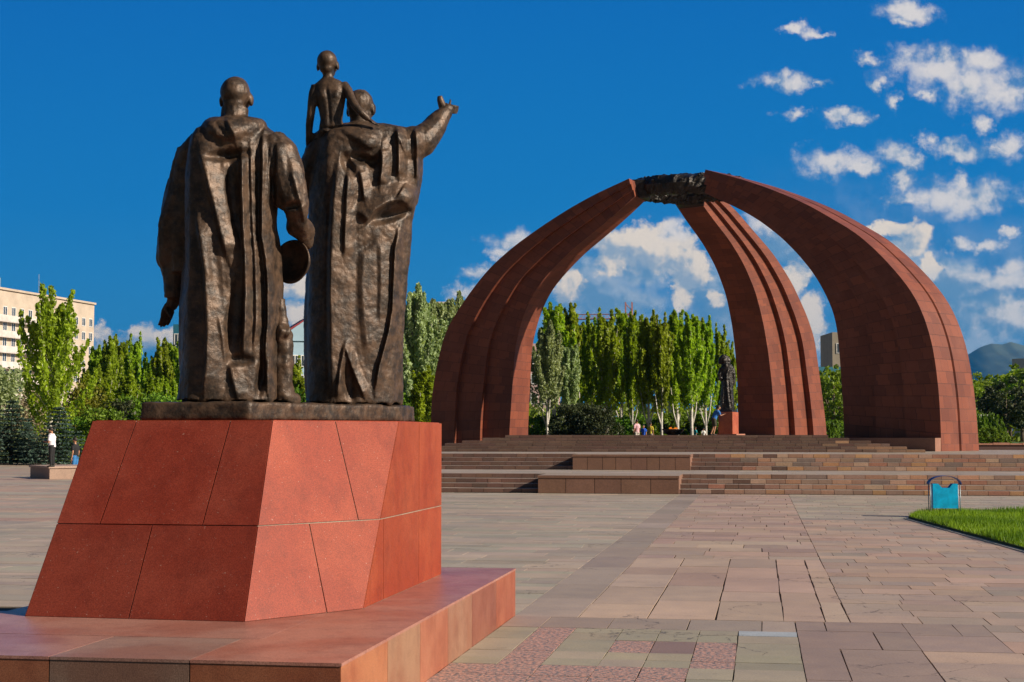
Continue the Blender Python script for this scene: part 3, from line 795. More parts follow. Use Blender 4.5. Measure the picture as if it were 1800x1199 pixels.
def folds(ridges, hollows=(), Dc=12., lump=.007, fine=.0028, backfold=.03, lim=None):
    """ridges: (points, half-width px, height m[, asymmetry]) raised on the side of the cloak that faces the plaza"""
    vdir = None
    def edit(co, no):
        px, py, D = pix(co)
        view = co - np.array((0, 0, HCAM)); view /= np.linalg.norm(view, axis=1)[:, None]
        face = np.clip(-(view * no).sum(1) * 1.6 + .15, 0, 1)
        amt = np.zeros(len(co))
        for rd in ridges:
            pts, hw, h = rd[:3]; P_ = np.array(pts, float)
            best = np.full(len(co), 1e9); sgn = np.zeros(len(co)); tt = np.zeros(len(co))
            Ls = np.r_[0, np.cumsum(np.hypot(*(np.diff(P_, axis=0).T)))]
            for i in range(len(P_) - 1):
                a = P_[i]; b = P_[i + 1]; ab = b - a; l2 = ab.dot(ab)
                t = np.clip(((px - a[0]) * ab[0] + (py - a[1]) * ab[1]) / l2, 0, 1)
                dx = px - a[0] - t * ab[0]; dy = py - a[1] - t * ab[1]; d = np.hypot(dx, dy)
                k = d < best; best = np.where(k, d, best); tt = np.where(k, (Ls[i] + t * (Ls[i + 1] - Ls[i])) / Ls[-1], tt)
                sgn = np.where(k, np.sign(dx * ab[1] - dy * ab[0]), sgn)
            hwl = hw if not hasattr(hw, '__len__') else np.where(sgn > 0, hw[0], hw[1])
            taper = np.clip(np.minimum(tt, 1 - tt) * 8 + .25, 0, 1) if len(rd) < 4 else 1.0
            q = best / hwl
            amt += h * (np.clip(1 - q, 0, 1) ** .9 if hasattr(hw, '__len__') else np.exp(-(q ** 2.6))) * taper
        for (cx_, cy_, rx, ry, ang, h) in hollows:
            a = R(ang); dx = px - cx_; dy = py - cy_
            u = (dx * math.cos(a) + dy * math.sin(a)) / rx; v = (-dx * math.sin(a) + dy * math.cos(a)) / ry
            amt += h * np.exp(-((u * u + v * v) ** 1.6))
        amt = np.clip(amt * .86, -.19, .13) * face
        toward = -view.copy(); toward[:, 2] *= .2
        out = co + toward * amt[:, None]
        hid = 1 - face
        extra = np.zeros(len(co))
        for i in range(len(co)):
            p = Vector(co[i])
            extra[i] = lump * mnoise.fractal(p * 6.5, 1, 2, 3) + fine * mnoise.fractal(p * 30, 1, 2, 3)
        if backfold:
            cx0 = np.mean(px); extra += hid * backfold * np.sin((co[:, 0] + co[:, 1] * .7) * 30 + np.sin(co[:, 2] * 3) * 1.5) * np.clip((2.2 + 1.9 - co[:, 2]) * 2, 0, 1)
        out += no * extra[:, None]
        return out
    return edit
def head(m, cx, cy, Dc, dD, s, turn=0., tilt=0.):
    """s = head height in m; (cx, cy) centre; faces away from the plaza, turned by 'turn'"""
    c = at(cx, cy, Dc + dD)
    Rz = Matrix.Rotation(YAW + turn, 3, 'Z') @ Matrix.Rotation(tilt, 3, 'X')
    def E(x, y, z, r, rot=None): m.ell(c + Rz @ Vector((x * s, y * s, z * s)), tuple(k * s for k in r), rot=Rz @ (rot or Matrix.Identity(3)), nu=18, nv=12)
    E(0, -.06, .10, (.36, .42, .38)); E(0, .10, .0, (.31, .34, .40)); E(0, .12, -.25, (.24, .27, .24)); E(0, .27, -.36, (.13, .12, .10))
    E(0, -.20, -.18, (.25, .20, .22))
    for sx in (-1, 1):
        E(sx * .37, .03, -.08, (.05, .10, .16)); E(sx * .15, .30, .03, (.10, .08, .07)); E(sx * .19, .27, -.12, (.09, .10, .09))
    E(0, .43, -.07, (.06, .12, .12)); E(0, .40, .07, (.20, .07, .05)); E(0, .40, -.23, (.12, .06, .04))
def neck(m, p0, p1, Dc, r0, r1, d0=0., d1=0.):
    chain(m, [(p0[0], p0[1], d0, r0), ((p0[0]+p1[0])/2, (p0[1]+p1[1])/2, (d0+d1)/2, (r0 + r1) * .47), (p1[0], p1[1], d1, r1)], Dc)
def hand(m, wrist, palm_dir, side_dir, size, curl=.5, thumb_dir=None):
    """palm with five separate bent fingers; size = length wrist to fingertip"""
    w_ = Vector(wrist); f = Vector(palm_dir).normalized(); s_ = Vector(side_dir); s_ = (s_ - f * s_.dot(f)).normalized(); nrm = f.cross(s_)
    Lp = size * .52
    for k in range(4):
        o = (k - 1.5) * size * .115
        m.tube([w_ + s_ * o * .55, w_ + f * Lp * .55 + s_ * o, w_ + f * Lp + s_ * o], [size * .105, size * .10, size * .075], 8)
        ln = size * (.43, .50, .47, .37)[k]; p = w_ + f * Lp + s_ * o; d = f.copy(); pts = [p]; rads = [size * .062]
        for j in range(3):
            ang = curl * (.55, 1.0, .8)[j] * (1 + .10 * (k - 1.5)); d = (d * math.cos(ang) + nrm * math.sin(ang)).normalized()
            p = p + d * ln * (.42, .33, .25)[j]; pts.append(p); rads.append(size * (.058, .052, .042)[j])
        m.tube(pts, rads, 8)
    td = Vector(thumb_dir).normalized() if thumb_dir is not None else (f * .6 - s_ * .8 + nrm * .3).normalized()
    b = w_ + f * Lp * .25 - s_ * size * .15
    m.tube([b, b + td * size * .2, b + (td + nrm * .1 * curl) * size * .36, b + (td + nrm * .3 * curl) * size * .46], [size * .085, size * .07, size * .06, size * .045], 8)

# ---- left man
DL = 11.95
m = MB()
rows = [(705,311,489,.27,.0),(690,313,489,.27,0),(640,314,487,.265,0),(580,316,486,.26,0),(520,318,488,.25,0),(460,322,488,.245,0),(400,325,487,.24,0),(350,326,490,.235,0),(300,328,494,.23,0),(265,333,496,.215,0),(245,338,492,.19,0),(232,346,484,.16,0),(222,362,468,.13,0),(214,378,450,.11,0)]
loft(m, dense(rows, 3), DL, e=2.7, seg=56, shear=.22, cut=346)
# left arm in its sleeve
chain(m, dense([(356,256,.02,.085),(337,282,.08,.105),(328,321,.12,.12),(316,354,.15,.128),(304,399,.18,.135),(303,436,.2,.125),(308,468,.21,.10),(307,500,.22,.09),(305,526,.22,.08)],2), DL)
chain(m, [(305,515,.22,.055),(301,532,.22,.042),(297,541,.22,.04)], DL)
mh1 = MB(); chain(mh1, [(305,518,.22,.045),(301,530,.22,.036),(298,540,.22,.036)], DL)
hand(mh1, at(298, 536, DL + .22), Vector((-.30,.1,-1)), Vector((.75,.55,.1)), .20, curl=-.38, thumb_dir=(.50,-.1,-.85))
# right arm
chain(m, dense([(478,246,0,.11),(495,268,-.03,.12),(505,300,-.05,.125),(514,335,-.06,.125),(520,362,-.05,.12),(523,385,.0,.095),(530,405,.10,.08),(538,425,.2,.07)],2), DL)
chain(m, [(512,330,-.04,.10),(500,350,-.02,.11),(490,330,0,.10)], DL)
# hood lying on the shoulders
loft(m, dense([(209,368,462,.11,0),(214,361,467,.16,0),(222,356,469,.215,0),(232,357,466,.255,0),(242,364,456,.275,0),(250,377,443,.275,0),(256,390,430,.25,0),(259,400,420,.21,0)],2), DL, e=2.3, seg=48, shear=.12)
chain(m, dense([(352,246,.0,.085),(339,262,.04,.095),(330,288,.08,.10)],2), DL)
chain(m, dense([(338,262,.10,.12),(330,320,.12,.13),(324,400,.14,.12),(320,480,.16,.09)],2), DL)
# boots / scabbard end seen between the two men
neck(m, (411,222), (413,190), DL, .125, .108, 0, .0)
chain(m, [(396,206,-.02,.05),(413,202,-.06,.06),(430,207,-.02,.05)], DL)
head(m, 415, 171, DL, .02, .325, turn=-.12)
Rl = [
 ([(424,262),(424,300),(425,345),(427,400),(430,450),(431,507),(430,560),(427,622)], (15, 4), .095),
 ([(440,250),(441,300),(442,345),(444,400),(448,460),(450,513),(450,557),(446,612)], (10, 3.5), .04),
 ([(351,268),(359,300),(368,332),(378,370),(389,415),(399,450)], (30, 6), .075),
 ([(346,385),(352,430),(358,470),(362,538),(364,586),(362,640),(357,692)], (36, 5), .08),
 ([(463,232),(461,260),(461,315),(460,360),(460,417),(466,450),(471,500),(470,570),(467,625),(471,692)], (24, 4), .08),
 ([(487,250),(486,300),(487,350)], (18, 4), .035),
 ([(404,642),(408,665),(418,700)], (22, 5), .035),
 ([(372,232),(384,246),(399,252),(416,250),(434,242),(452,229)], 5, .018),
 ([(398,207),(403,220),(411,236),(414,250)], (16, 5), .035),
 ([(378,214),(386,226),(398,238)], 4, -.02),
 ([(476,262),(472,300),(469,350)], (8, 3), .02),
 ([(512,300),(520,330),(529,360),(538,395)], (12, 5), .03),
 ([(385,560),(392,600),(397,640)], (10, 4), .02),
]
Hl = [(408,330,10,60,-4,-.05),(400,272,34,9,-6,-.09),(413,560,13,70,4,-.06),(424,632,20,9,0,-.06),(460,660,8,34,8,-.08),(514,362,15,6,-10,-.05),(378,470,10,50,-8,-.03)]
man1 = m.remeshed('robed_man', M['bronze'], .0118, edit=folds(Rl, Hl, DL), smooth_it=1, loc=grp.location); man1.parent = grp; man1.location = (0, 0, 0)
man1['label'] = 'bald man in a long hooded cloak with bare head'
hd1 = mh1.remeshed('hand', M['bronze'], .0055, smooth_it=1, loc=grp.location); hd1.parent = man1; hd1.location = (0, 0, 0)
# ---- piece between the men: boot and scabbard
m = MB()
chain(m, dense([(497,706,.10,.085),(497,660,.10,.085),(496,620,.10,.08),(496,592,.10,.075),(494,560,.10,.06),(492,525,.1,.045)],2), DL)
chain(m, [(486,596,.05,.05),(497,580,.03,.055),(507,584,.05,.05)], DL); chain(m, [(487,640,.06,.05),(506,637,.06,.05)], DL)
chain(m, [(500,700,.10,.07),(512,703,.14,.06),(518,705,.2,.05)], DL)
bt = m.remeshed('hanging_robe', M['bronze'], .013, edit=folds([], [], DL, lump=.02, backfold=0), loc=grp.location); bt.parent = grp
# ---- round hat held behind
m = MB(); c = at(512, 460, DL + .16); nv = Vector((-.42, -.90, .05)).normalized(); e1 = nv.cross(Vector((0,0,1))).normalized(); e2 = e1.cross(nv)
vs = []; prof = [(0.001,.085),(.06,.08),(.115,.05),(.148,.004),(.160,-.004),(.164,.008),(.130,.06),(.07,.105),(.001,.112)]
n_ = 40
for (r, d) in prof:
    for k in range(n_):
        th = 2 * math.pi * k / n_; vs.append(c + e1 * math.cos(th) * r * 1.15 + e2 * math.sin(th) * r * 1.08 - nv * d)
fs = [(i * n_ + k, i * n_ + (k + 1) % n_, (i + 1) * n_ + (k + 1) % n_, (i + 1) * n_ + k) for i in range(len(prof) - 1) for k in range(n_)]
m.add(vs, fs); hat = m.build('round_hat', M['bronze'], smooth=True, loc=grp.location); hat.parent = grp; hat.location = (0, 0, 0)

# ---- right man with the raised arm
DR = 12.95
m = MB()
rows = [(709,535,700,.27,0),(690,536,701,.27,0),(640,536,704,.265,0),(550,537,711,.26,0),(470,538,718,.255,0),(420,540,721,.25,0),(385,541,723,.25,0),(350,543,735,.245,0),(310,545,740,.235,0),(275,551,742,.22,0),(250,562,742,.20,0),(236,578,740,.17,0),(226,600,728,.13,0),(218,618,690,.09,0)]
loft(m, dense(rows, 3), DR, e=2.8, seg=56, shear=.30, cut=582)
chain(m, dense([(578,250,-.05,.12),(562,272,-.05,.13),(552,300,-.02,.13),(543,325,.05,.12),(536,350,.12,.11)],2), DR)
# sleeve and forearm of the raised arm
chain(m, dense([(700,264,.05,.19),(725,253,.08,.155),(742,247,.10,.138),(757,232,.15,.112),(768,217,.19,.095),(778,204,.22,.078),(785,195,.24,.062)],3), DR)
chain(m, [(782,197,.24,.055),(790,188,.26,.05)], DR)
wr = at(785, 191, DR + .25)
fd = Vector((.55, .45, .12)); 
mh2 = MB(); chain(mh2, [(780,199,.24,.048),(788,190,.26,.046)], DR)
hand(mh2, wr, (.86, .42, -.04), Vector((0, .25, -1)), .155, curl=1.3, thumb_dir=(.1, .3, .6))
chain(mh2, [(783,193,.25,.044),(777,185,.24,.036),(774,176,.24,.030),(773,169,.24,.022)], DR)
# cloak roll slung from the left shoulder
loft(m, dense([(219,604,676,.10,0),(226,588,686,.17,0),(236,582,690,.235,0),(246,592,688,.27,0),(256,612,682,.285,0),(264,630,674,.28,0),(270,644,664,.24,0)],2), DR, e=2.2, seg=44, shear=.25)
neck(m, (634,232), (634,200), DR, .10, .09, -.02, .0)
head(m, 634, 189, DR, .02, .315, turn=-.3)
Rr = [
 ([(671,262),(672,290),(668,325)], (18, 5), .07),
 ([(698,226),(701,262),(700,310)], (16, 5), .07),
 ([(730,225),(733,262),(733,318)], (14, 5), .06),
 ([(594,290),(586,360),(582,430),(581,520),(582,600),(583,660),(586,702)], (44, 7), .06),
 ([(614,285),(610,340),(607,400),(606,450)], (18, 5), .045),
 ([(632,300),(638,330),(640,352)], (14, 4), .04),
 ([(704,335),(716,342),(728,350)], 14, .06),
 ([(724,368),(712,358),(698,354),(680,358),(660,370),(641,394)], (4, 34), .10),
 ([(701,402),(695,440),(692,491),(690,545),(684,580),(676,612),(667,645),(659,690)], (13, 5), .065),
 ([(640,440),(636,500),(640,560),(646,620)], (26, 9), .025),
 ([(668,430),(670,500),(668,560)], (16, 6), .02),
 ([(606,606),(600,640),(592,697)], (12, 4), .04),
 ([(608,612),(616,640),(628,670),(640,698)], (14, 3), .045),
 ([(592,236),(612,246),(634,256),(654,262),(668,256),(680,240)], 5, .015),
]
Hr = [(684,378,34,10,-16,-.10),(612,290,9,22,-25,-.08),(634,278,20,8,14,-.09),(656,284,12,9,-40,-.07),(613,672,10,30,-10,-.07),(646,430,18,6,-35,-.02)]
man2 = m.remeshed('robed_man', M['bronze'], .0118, edit=folds(Rr, Hr, DR), smooth_it=1, loc=grp.location); man2.parent = grp; man2.location = (0, 0, 0)
man2['label'] = 'man in a long draped robe with one arm raised and pointing'

hd2 = mh2.remeshed('hand', M['bronze'], .0055, smooth_it=1, loc=grp.location); hd2.parent = man2; hd2.location = (0, 0, 0)
# ---- child riding on his shoulder
DC = 12.85
m = MB()
sxr = DC / F
rowsC = [(246,561,606,.09,.04),(232,560,607,.095,.02),(222,561,605,.09,0),(210,563,602,.08,0),(195,560,604,.085,0),(178,556,607,.09,0),(162,552,609,.088,0),(150,552,608,.075,0),(143,560,600,.06,.0),(137,567,587,.045,0)]
loft(m, dense(rowsC, 2), DC, e=2.2, seg=28)
chain(m, [(575,146,0,.055),(577,134,.0,.045),(578,122,.01,.046)], DC)
head(m, 576, 113, DC, .02, .235, turn=-.15)
chain(m, dense([(556,152,0,.045),(551,164,-.01,.042),(548,185,-.01,.038),(546,205,0,.034),(544,218,.02,.033),(543,240,.04,.028),(542,256,.06,.022)],2), DC)
hand(m, at(542, 256, DC + .06), (-.05, .1, -1), (.4, .9, 0), .12, curl=.3)
chain(m, dense([(603,150,0,.048),(611,160,-.03,.044),(618,175,-.08,.038),(625,187,-.12,.036),(636,199,-.14,.031),(647,209,-.12,.026)],2), DC)
hand(m, at(647, 209, DC - .12), (.75, .3, -.5), (.3, .9, .1), .11, curl=.25)
chain(m, dense([(573,240,.0,.08),(560,250,.12,.085),(552,262,.22,.07),(548,280,.28,.06)],2), DC)
chain(m, dense([(598,240,.0,.08),(612,242,.15,.08),(622,250,.28,.06)],2), DC)
# shoulder blades and spine
cr = [([(573,152),(577,175),(579,200),(580,222)], 3.0, -.012), ([(562,160),(566,172)], 6, .014), ([(594,158),(590,172)], 6, .016), ([(562,223),(580,226),(604,222)], 2.5, -.012), ([(560,229),(580,232),(605,228)], 2.5, .010)]
child = m.remeshed('child', M['bronze'], .009, edit=folds(cr, [(570,230,9,8,0,.015),(592,230,9,8,0,.015)], DC, lump=.003, fine=.001, backfold=0), smooth_it=2, loc=grp.location); child.parent = grp; child.location = (0, 0, 0)
child['label'] = 'bare-backed child sitting high on the shoulder'
bt.location = (0, 0, 0)
# ------------------------------------------------------------------ vegetation
def leaf_mat(name, c1, c2, trans=.35, rough=.55):
    m = bpy.data.materials.new(name); m.use_nodes = True; t = NT(m.node_tree); t.n.clear()
    out = t.new('ShaderNodeOutputMaterial'); p = t.new('ShaderNodeBsdfPrincipled'); tr = t.new('ShaderNodeBsdfTranslucent'); mx = t.new('ShaderNodeMixShader')
    a = t.new('ShaderNodeAttribute', attribute_name='tone'); oi = t.new('ShaderNodeObjectInfo')
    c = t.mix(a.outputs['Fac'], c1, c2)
    hv = t.new('ShaderNodeHueSaturation'); t.l.new(c, hv.inputs['Color'])
    t.l.new(t.math('MULTIPLY_ADD', oi.outputs['Random'], .35, .85), hv.inputs['Value'])
    t.l.new(t.math('MULTIPLY_ADD', oi.outputs['Random'], .03, .487), hv.inputs['Hue'])
    c = hv.outputs[0]
    t.l.new(c, p.inputs['Base Color']); p.inputs['Roughness'].default_value = rough; p.inputs['Specular IOR Level'].default_value = .3
    t.l.new(t.vm('MULTIPLY', c, (1.3, 1.25, .6)), tr.inputs['Color'])
    mx.inputs[0].default_value = trans; t.l.new(p.outputs[0], mx.inputs[1]); t.l.new(tr.outputs[0], mx.inputs[2]); t.l.new(mx.outputs[0], out.inputs[0])
    return m
M['poplar'] = leaf_mat('poplar_leaf', (.13, .20, .012), (.46, .61, .038), .5)
M['silver'] = leaf_mat('silver_leaf', (.17, .24, .09), (.48, .56, .30), .35)
M['decid'] = leaf_mat('broad_leaf', (.07, .14, .012), (.30, .42, .03))
M['darkleaf'] = leaf_mat('dark_leaf', (.018, .03, .012), (.07, .085, .03), .15)
M['spruce'] = leaf_mat('spruce_needles', (.010, .025, .018), (.07, .12, .085), .1)
M['yellow'] = leaf_mat('yellow_shrub', (.10, .12, .01), (.28, .27, .025))
M['dry'] = leaf_mat('dry_twigs', (.15, .12, .06), (.40, .33, .18), .1)
M['hedge'] = leaf_mat('hedge_leaf', (.05, .12, .008), (.20, .33, .025), .35)
M['grass'] = leaf_mat('grass_blade', (.07, .15, .006), (.24, .36, .02), .4)
M['bark_white'] = mat('white_bark', (.55, .52, .46), .8, var=.3, vscale=4)
M['bark'] = mat('brown_bark', (.13, .10, .07), .9, var=.3, vscale=6)
def leaves(name, C, Rr, n, size, matl, seed=0, vert=0., parent=None, stretch=1.6, tones=None, droop=None):
    """C: clump centres (K,3); Rr: clump radii (K,3); n leaves each, small four-sided blades"""
    g = np.random.default_rng(seed); C = np.asarray(C, float); Rr = np.asarray(Rr, float)
    K = len(C); N = K * n
    d = g.normal(size=(N, 3)); d /= np.linalg.norm(d, axis=1)[:, None]; d *= g.uniform(0, 1, (N, 1)) ** .45
    P = np.repeat(C, n, axis=0) + d * np.repeat(Rr, n, axis=0)
    a = g.normal(size=(N, 3)); a[:, 2] += vert * 2; a /= np.linalg.norm(a, axis=1)[:, None]
    b = np.cross(a, g.normal(size=(N, 3))); b /= np.linalg.norm(b, axis=1)[:, None]
    s = size * g.uniform(.6, 1.35, (N, 1))
    V_ = np.stack([P - a * s * stretch * .5, P + b * s * .5, P + a * s * stretch * .5, P - b * s * .5], axis=1).reshape(-1, 3)
    Fc = np.arange(N * 4, dtype=np.int32).reshape(-1, 4)
    tk = g.uniform(0, 1, K) if tones is None else np.asarray(tones)
    tn = np.clip(np.repeat(tk, n) * .6 + g.uniform(0, 1, N) * .5 - .05, 0, 1)
    return mesh_np(name, V_, Fc, matl, parent, col=np.stack([tn, tn, tn, np.ones(N)], axis=1))
def make_poplar(seed, H=11., W_=1.5, base=.27, n=56, matl='poplar', bark='bark_white', lobes=5, spread=1., name='poplar_tree'):
    g = random.Random(seed); root = empty(name, (0, 0, 0))
    C = []; Rr = []; tones = []; m = MB()
    m.tube([(0, 0, -.2), (.03, .02, H * .15), (g.uniform(-.08, .08), g.uniform(-.08, .08), H * .4), (0, 0, H * .9)], [.15, .12, .085, .02], 7)
    nb = 34
    for i in range(nb):
        f = (i / nb) ** .85; h0 = H * (base * .8 + f * .62); az = i * 2.4 + g.uniform(-.5, .5)
        reach = W_ * spread * (1 - f * .72) * g.uniform(.55, 1.05)
        top = min(H * g.uniform(.74, 1.0), h0 + H * g.uniform(.24, .46) * (1 - f * .25)); top = max(top, h0 + .09 * H) if h0 < .85 * H else H * g.uniform(.93, 1.0)
        p0 = Vector((0, 0, h0)); p2 = Vector((math.cos(az) * reach, math.sin(az) * reach, top)); p1 = Vector((math.cos(az) * reach * .75, math.sin(az) * reach * .75, lerp(h0, top, .38)))
        pts = [p0 * (1 - t) ** 2 + p1 * 2 * t * (1 - t) + p2 * t * t for t in (0, .25, .5, .75, 1)]
        m.tube(pts, [.05, .04, .03, .02, .01], 4)
        k = 9; tb = g.uniform(0, 1)
        for j in range(k):
            t = .22 + .78 * j / (k - 1); c = p0 * (1 - t) ** 2 + p1 * 2 * t * (1 - t) + p2 * t * t
            r = (.30 * (1 - t) ** .8 + .085) * (W_ / 1.5) ** .6 * g.uniform(.7, 1.2)
            C.append(c + Vector((g.uniform(-.1, .1), g.uniform(-.1, .1), 0))); Rr.append((r, r, r * 1.9)); tones.append(min(1, max(0, tb * .6 + .4 * g.random())))
    for q in range(2):   # low forked limbs
        az = g.uniform(0, 6.28); r = g.uniform(.5, .9)
        m.tube([(0, 0, H * .13), (math.cos(az) * r * .6, math.sin(az) * r * .6, H * .24), (math.cos(az) * r, math.sin(az) * r, H * .42)], [.08, .055, .03], 5)
    leaves('crown', C, Rr, n, .15, M[matl], seed, vert=.8, parent=root, tones=tones)
    m.build('trunk', M[bark], root, smooth=True); return root
def make_round(seed, H=8., W_=3.2, base=.22, n=26, matl='decid', bark='bark', size=.22, flat=1., K=170, name='broadleaf_tree'):
    g = random.Random(seed); root = empty(name, (0, 0, 0)); C = []; Rr = []
    m = MB(); m.tube([(0, 0, -.2), (.05, 0, H * .2), (0, .06, H * .5), (.1, 0, H * .8)], [.2, .16, .1, .03], 7)
    cz = H * (base + 1) / 2; hz = H * (1 - base) / 2
    for i in range(K):
        v = Vector((g.gauss(0, 1), g.gauss(0, 1), g.gauss(0, 1))).normalized(); s = g.uniform(.45, 1.0) ** .6
        k = 1 + .22 * mnoise.noise(v * 1.7 + Vector((seed, 0, 0)))
        c = Vector((v.x * W_ * s * k, v.y * W_ * s * k, cz + v.z * hz * s * k))
        C.append(c); r = g.uniform(.3, .65) * W_ / 3; Rr.append((r, r, r * .7))
        if i % 14 == 0: m.tube([(0, 0, H * g.uniform(.2, .5)), (c.x * .5, c.y * .5, c.z * .85), c], [.07, .05, .015], 4)
    leaves('crown', C, Rr, n, size, M[matl], seed, parent=root); m.build('trunk', M[bark], root, smooth=True); return root
def make_spruce(seed, H=3.9, W_=1.6, n=44, name='spruce_tree'):
    g = random.Random(seed); root = empty(name, (0, 0, 0)); C = []; Rr = []; m = MB(); tn = []
    m.tube([(0, 0, -.1), (0, 0, H * .98)], [.09, .015], 6)
    lv = 15
    for i in range(lv):
        f = i / (lv - 1); z = H * (.06 + .9 * f); r = W_ * (1 - f) ** .85 + .06; nb = max(4, int(13 * (1 - f) + 3))
        for b in range(nb):
            az = 6.283 * b / nb + g.uniform(-.2, .2) + i; rr_ = r * g.uniform(.8, 1.12)
            for j in range(4):
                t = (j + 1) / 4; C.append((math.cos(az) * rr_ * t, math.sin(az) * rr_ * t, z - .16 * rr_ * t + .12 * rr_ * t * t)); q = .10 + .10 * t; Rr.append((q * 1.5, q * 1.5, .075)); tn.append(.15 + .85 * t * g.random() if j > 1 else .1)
            m.tube([(0, 0, z), (math.cos(az) * rr_ * .9, math.sin(az) * rr_ * .9, z - .1 * rr_)], [.02, .006], 3)
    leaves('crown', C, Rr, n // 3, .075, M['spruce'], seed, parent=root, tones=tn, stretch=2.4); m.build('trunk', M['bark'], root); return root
def make_bush(seed, W_, Dp, H, matl, n=30, K=90, size=.1, stems='bark', name='shrub', box=False):
    g = random.Random(seed); root = empty(name, (0, 0, 0)); C = []; Rr = []; m = MB()
    for i in range(K):
        if box: c = Vector((g.uniform(-W_, W_), g.uniform(-Dp, Dp), g.uniform(.1, 1) * H))
        else:
            a = g.uniform(0, 6.283); s = math.sqrt(g.random()); z = g.random(); k = math.sqrt(max(.05, 1 - (z * .95) ** 2.4))
            c = Vector((math.cos(a) * W_ * s * k, math.sin(a) * Dp * s * k, z * H))
        r = g.uniform(.12, .3) * max(.5, H * .5); C.append(c); Rr.append((r, r, r))
        if i % 9 == 0: m.tube([(c.x * .2, c.y * .2, -.05), (c.x * .7, c.y * .7, c.z * .6), c], [.03, .02, .008], 4)
    leaves('foliage', C, Rr, n, size, M[matl], seed, parent=root); m.build('stem', M[stems], root); return root
def copy_thing(o, label=None):
    c = o.copy(); COL.objects.link(c)
    for ch in list(o.children):
        d = ch.copy(); COL.objects.link(d); d.parent = c
    if label: c['label'] = label
    return c
LAB = set()
_used = set()
def put(proto, px, D, z, H, top_px, label, cat, group=None, rz=None, wide=1.):
    """stand a copy of a plant whose own height is H so that its tip is seen at row top_px"""
    o = proto if proto.name not in _used else copy_thing(proto)
    _used.add(proto.name)
    p = atx(px, D, z); zt = at(px, top_px, D).z; s = (zt - z) / H
    o.location = p; o.scale = (s * wide, s * wide, s); o.rotation_euler = (0, 0, random.uniform(0, 6.28) if rz is None else rz)
    tag(o, label, cat, group); return o
PP = [make_poplar(11 + i) for i in range(4)]
PW = make_poplar(31, W_=2.7, base=.17, n=46, spread=1.05)
PSIL = [make_poplar(41 + i, W_=2.2, base=.3, n=62, matl='silver') for i in range(2)]
# row of white-trunked poplars behind the platform
ROWL = 'poplars in the row behind the platform'
centre = [(975,104,522,0,1.25),(1003,112,532,1,.95),(1040,108,552,2,.9),(1066,102,540,3,1.1),(1092,108,534,0,1.0),(1112,104,545,1,.8),(1140,102,541,2,1.0),(1163,100,549,3,.9),(1190,104,544,1,1.05),(1216,101,541,0,1.05),(1240,104,551,2,.95),(1268,106,567,3,.8),(1052,118,556,1,1.0),(1125,119,552,3,1.0),(1177,118,546,2,1.0),(1228,117,548,0,1.0),(1022,120,548,3,1.0),(1283,118,600,1,.9)]
for i, (px, D, tp, k, wd) in enumerate(centre):
    front_ = D < 110
    lb = 'green white-trunked poplar, %s in the row under the arch' % ('leftmost' if i == 0 else {1:'second from left',2:'third from left',3:'fourth from left',4:'tallest one near the middle',5:'narrow one right of the middle',6:'sixth from the right',7:'fifth from the right',8:'fourth from the right',9:'third from the right',10:'second from the right',11:'rightmost beside the woman statue'}.get(i, '')) if i < 12 else \
      'poplar in the second line, ' + {12:'behind the left half of the row',13:'just behind the middle of the row',14:'behind the right half of the row',15:'behind the third poplar from the right',16:'behind the third poplar from the left',17:'far right beside the rear rib'}[i]
    put(PP[k], px, D, 1.05, 11., tp, lb, 'poplar', ROWL, wide=wd)
put(PSIL[0], 962, 96, 1.05, 11., 565, 'silvery green poplar in front of the left end of the poplar row', 'poplar', ROWL, wide=.95)
put(PSIL[1], 1000, 99, 1.05, 11., 600, 'smaller silvery poplar just right of the other silvery one under the arch', 'poplar', ROWL, wide=.9)
# poplars left of the left-hand rib
for i, (px, D, tp, pr, wd, lb) in enumerate([(735,98,498,PSIL[0],1.0,'tall silvery poplar right beside the statue robe'),(770,104,512,PSIL[1],.9,'silvery poplar between the statue and the left rib'),(800,108,512,PSIL[0],.95,'silvery poplar partly behind the left rib'),(718,112,545,PP[1],1.1,'greener poplar half hidden by the statue robe'),(745,92,640,PP[2],1.6,'low bright green poplar in front of the silvery ones'),(835,112,540,PP[3],1.2,'poplar hidden mostly behind the left rib')]):
    put(pr, px, D, 0.0 if px < 800 else 1.05, 11., tp, lb, 'poplar', 'poplars left of the arch', wide=wd)
# left side
put(PW, 90, 92, 0, 11., 495, 'tall spreading bright poplar standing in front of the apartment block', 'poplar', wide=1.05)
lft = [(170,128,600,0,1.2),(192,124,590,1,1.0),(212,130,585,2,1.0),(236,126,583,3,.9),(262,132,622,0,1.1),(284,126,592,1,1.0),(304,128,588,2,1.1),(182,112,640,3,1.5),(226,110,650,1,1.5),(270,112,650,2,1.5),(300,108,660,0,1.5),(150,120,650,1,1.2),(515,122,625,3,1.4),(532,112,655,2,1.6),(505,108,668,0,1.4),(325,124,600,3,1.0)]
names = ['first','second','third','tallest','low one in the dip','sixth','seventh']
for i, (px, D, tp, k, wd) in enumerate(lft):
    if i < 7: lb = 'poplar left of the statue, ' + ['at the left end of the far line','second from the left in the far line','third from the left in the far line','with the highest tip in the far line','short one in the dip of the far line','just left of the bronze hand','directly behind the bronze hand'][i]
    else: lb = {7:'short bushy poplar in front of the left end of the far line',8:'short bushy poplar in the middle of the near line',9:'short bushy poplar third in the near line',10:'short bushy poplar beside the robed man',11:'short poplar right of the tall spreading one',12:'taller of the poplars seen between the two bronze men',13:'right one of the poplars between the two bronze men',14:'leftmost low poplar between the two bronze men',15:'poplar hidden by the left bronze man'}[i]
    put(PP[k], px, D, 0, 11., tp, lb, 'poplar', 'poplars left of the statue', wide=wd)
SP = [make_spruce(3), make_spruce(4)]
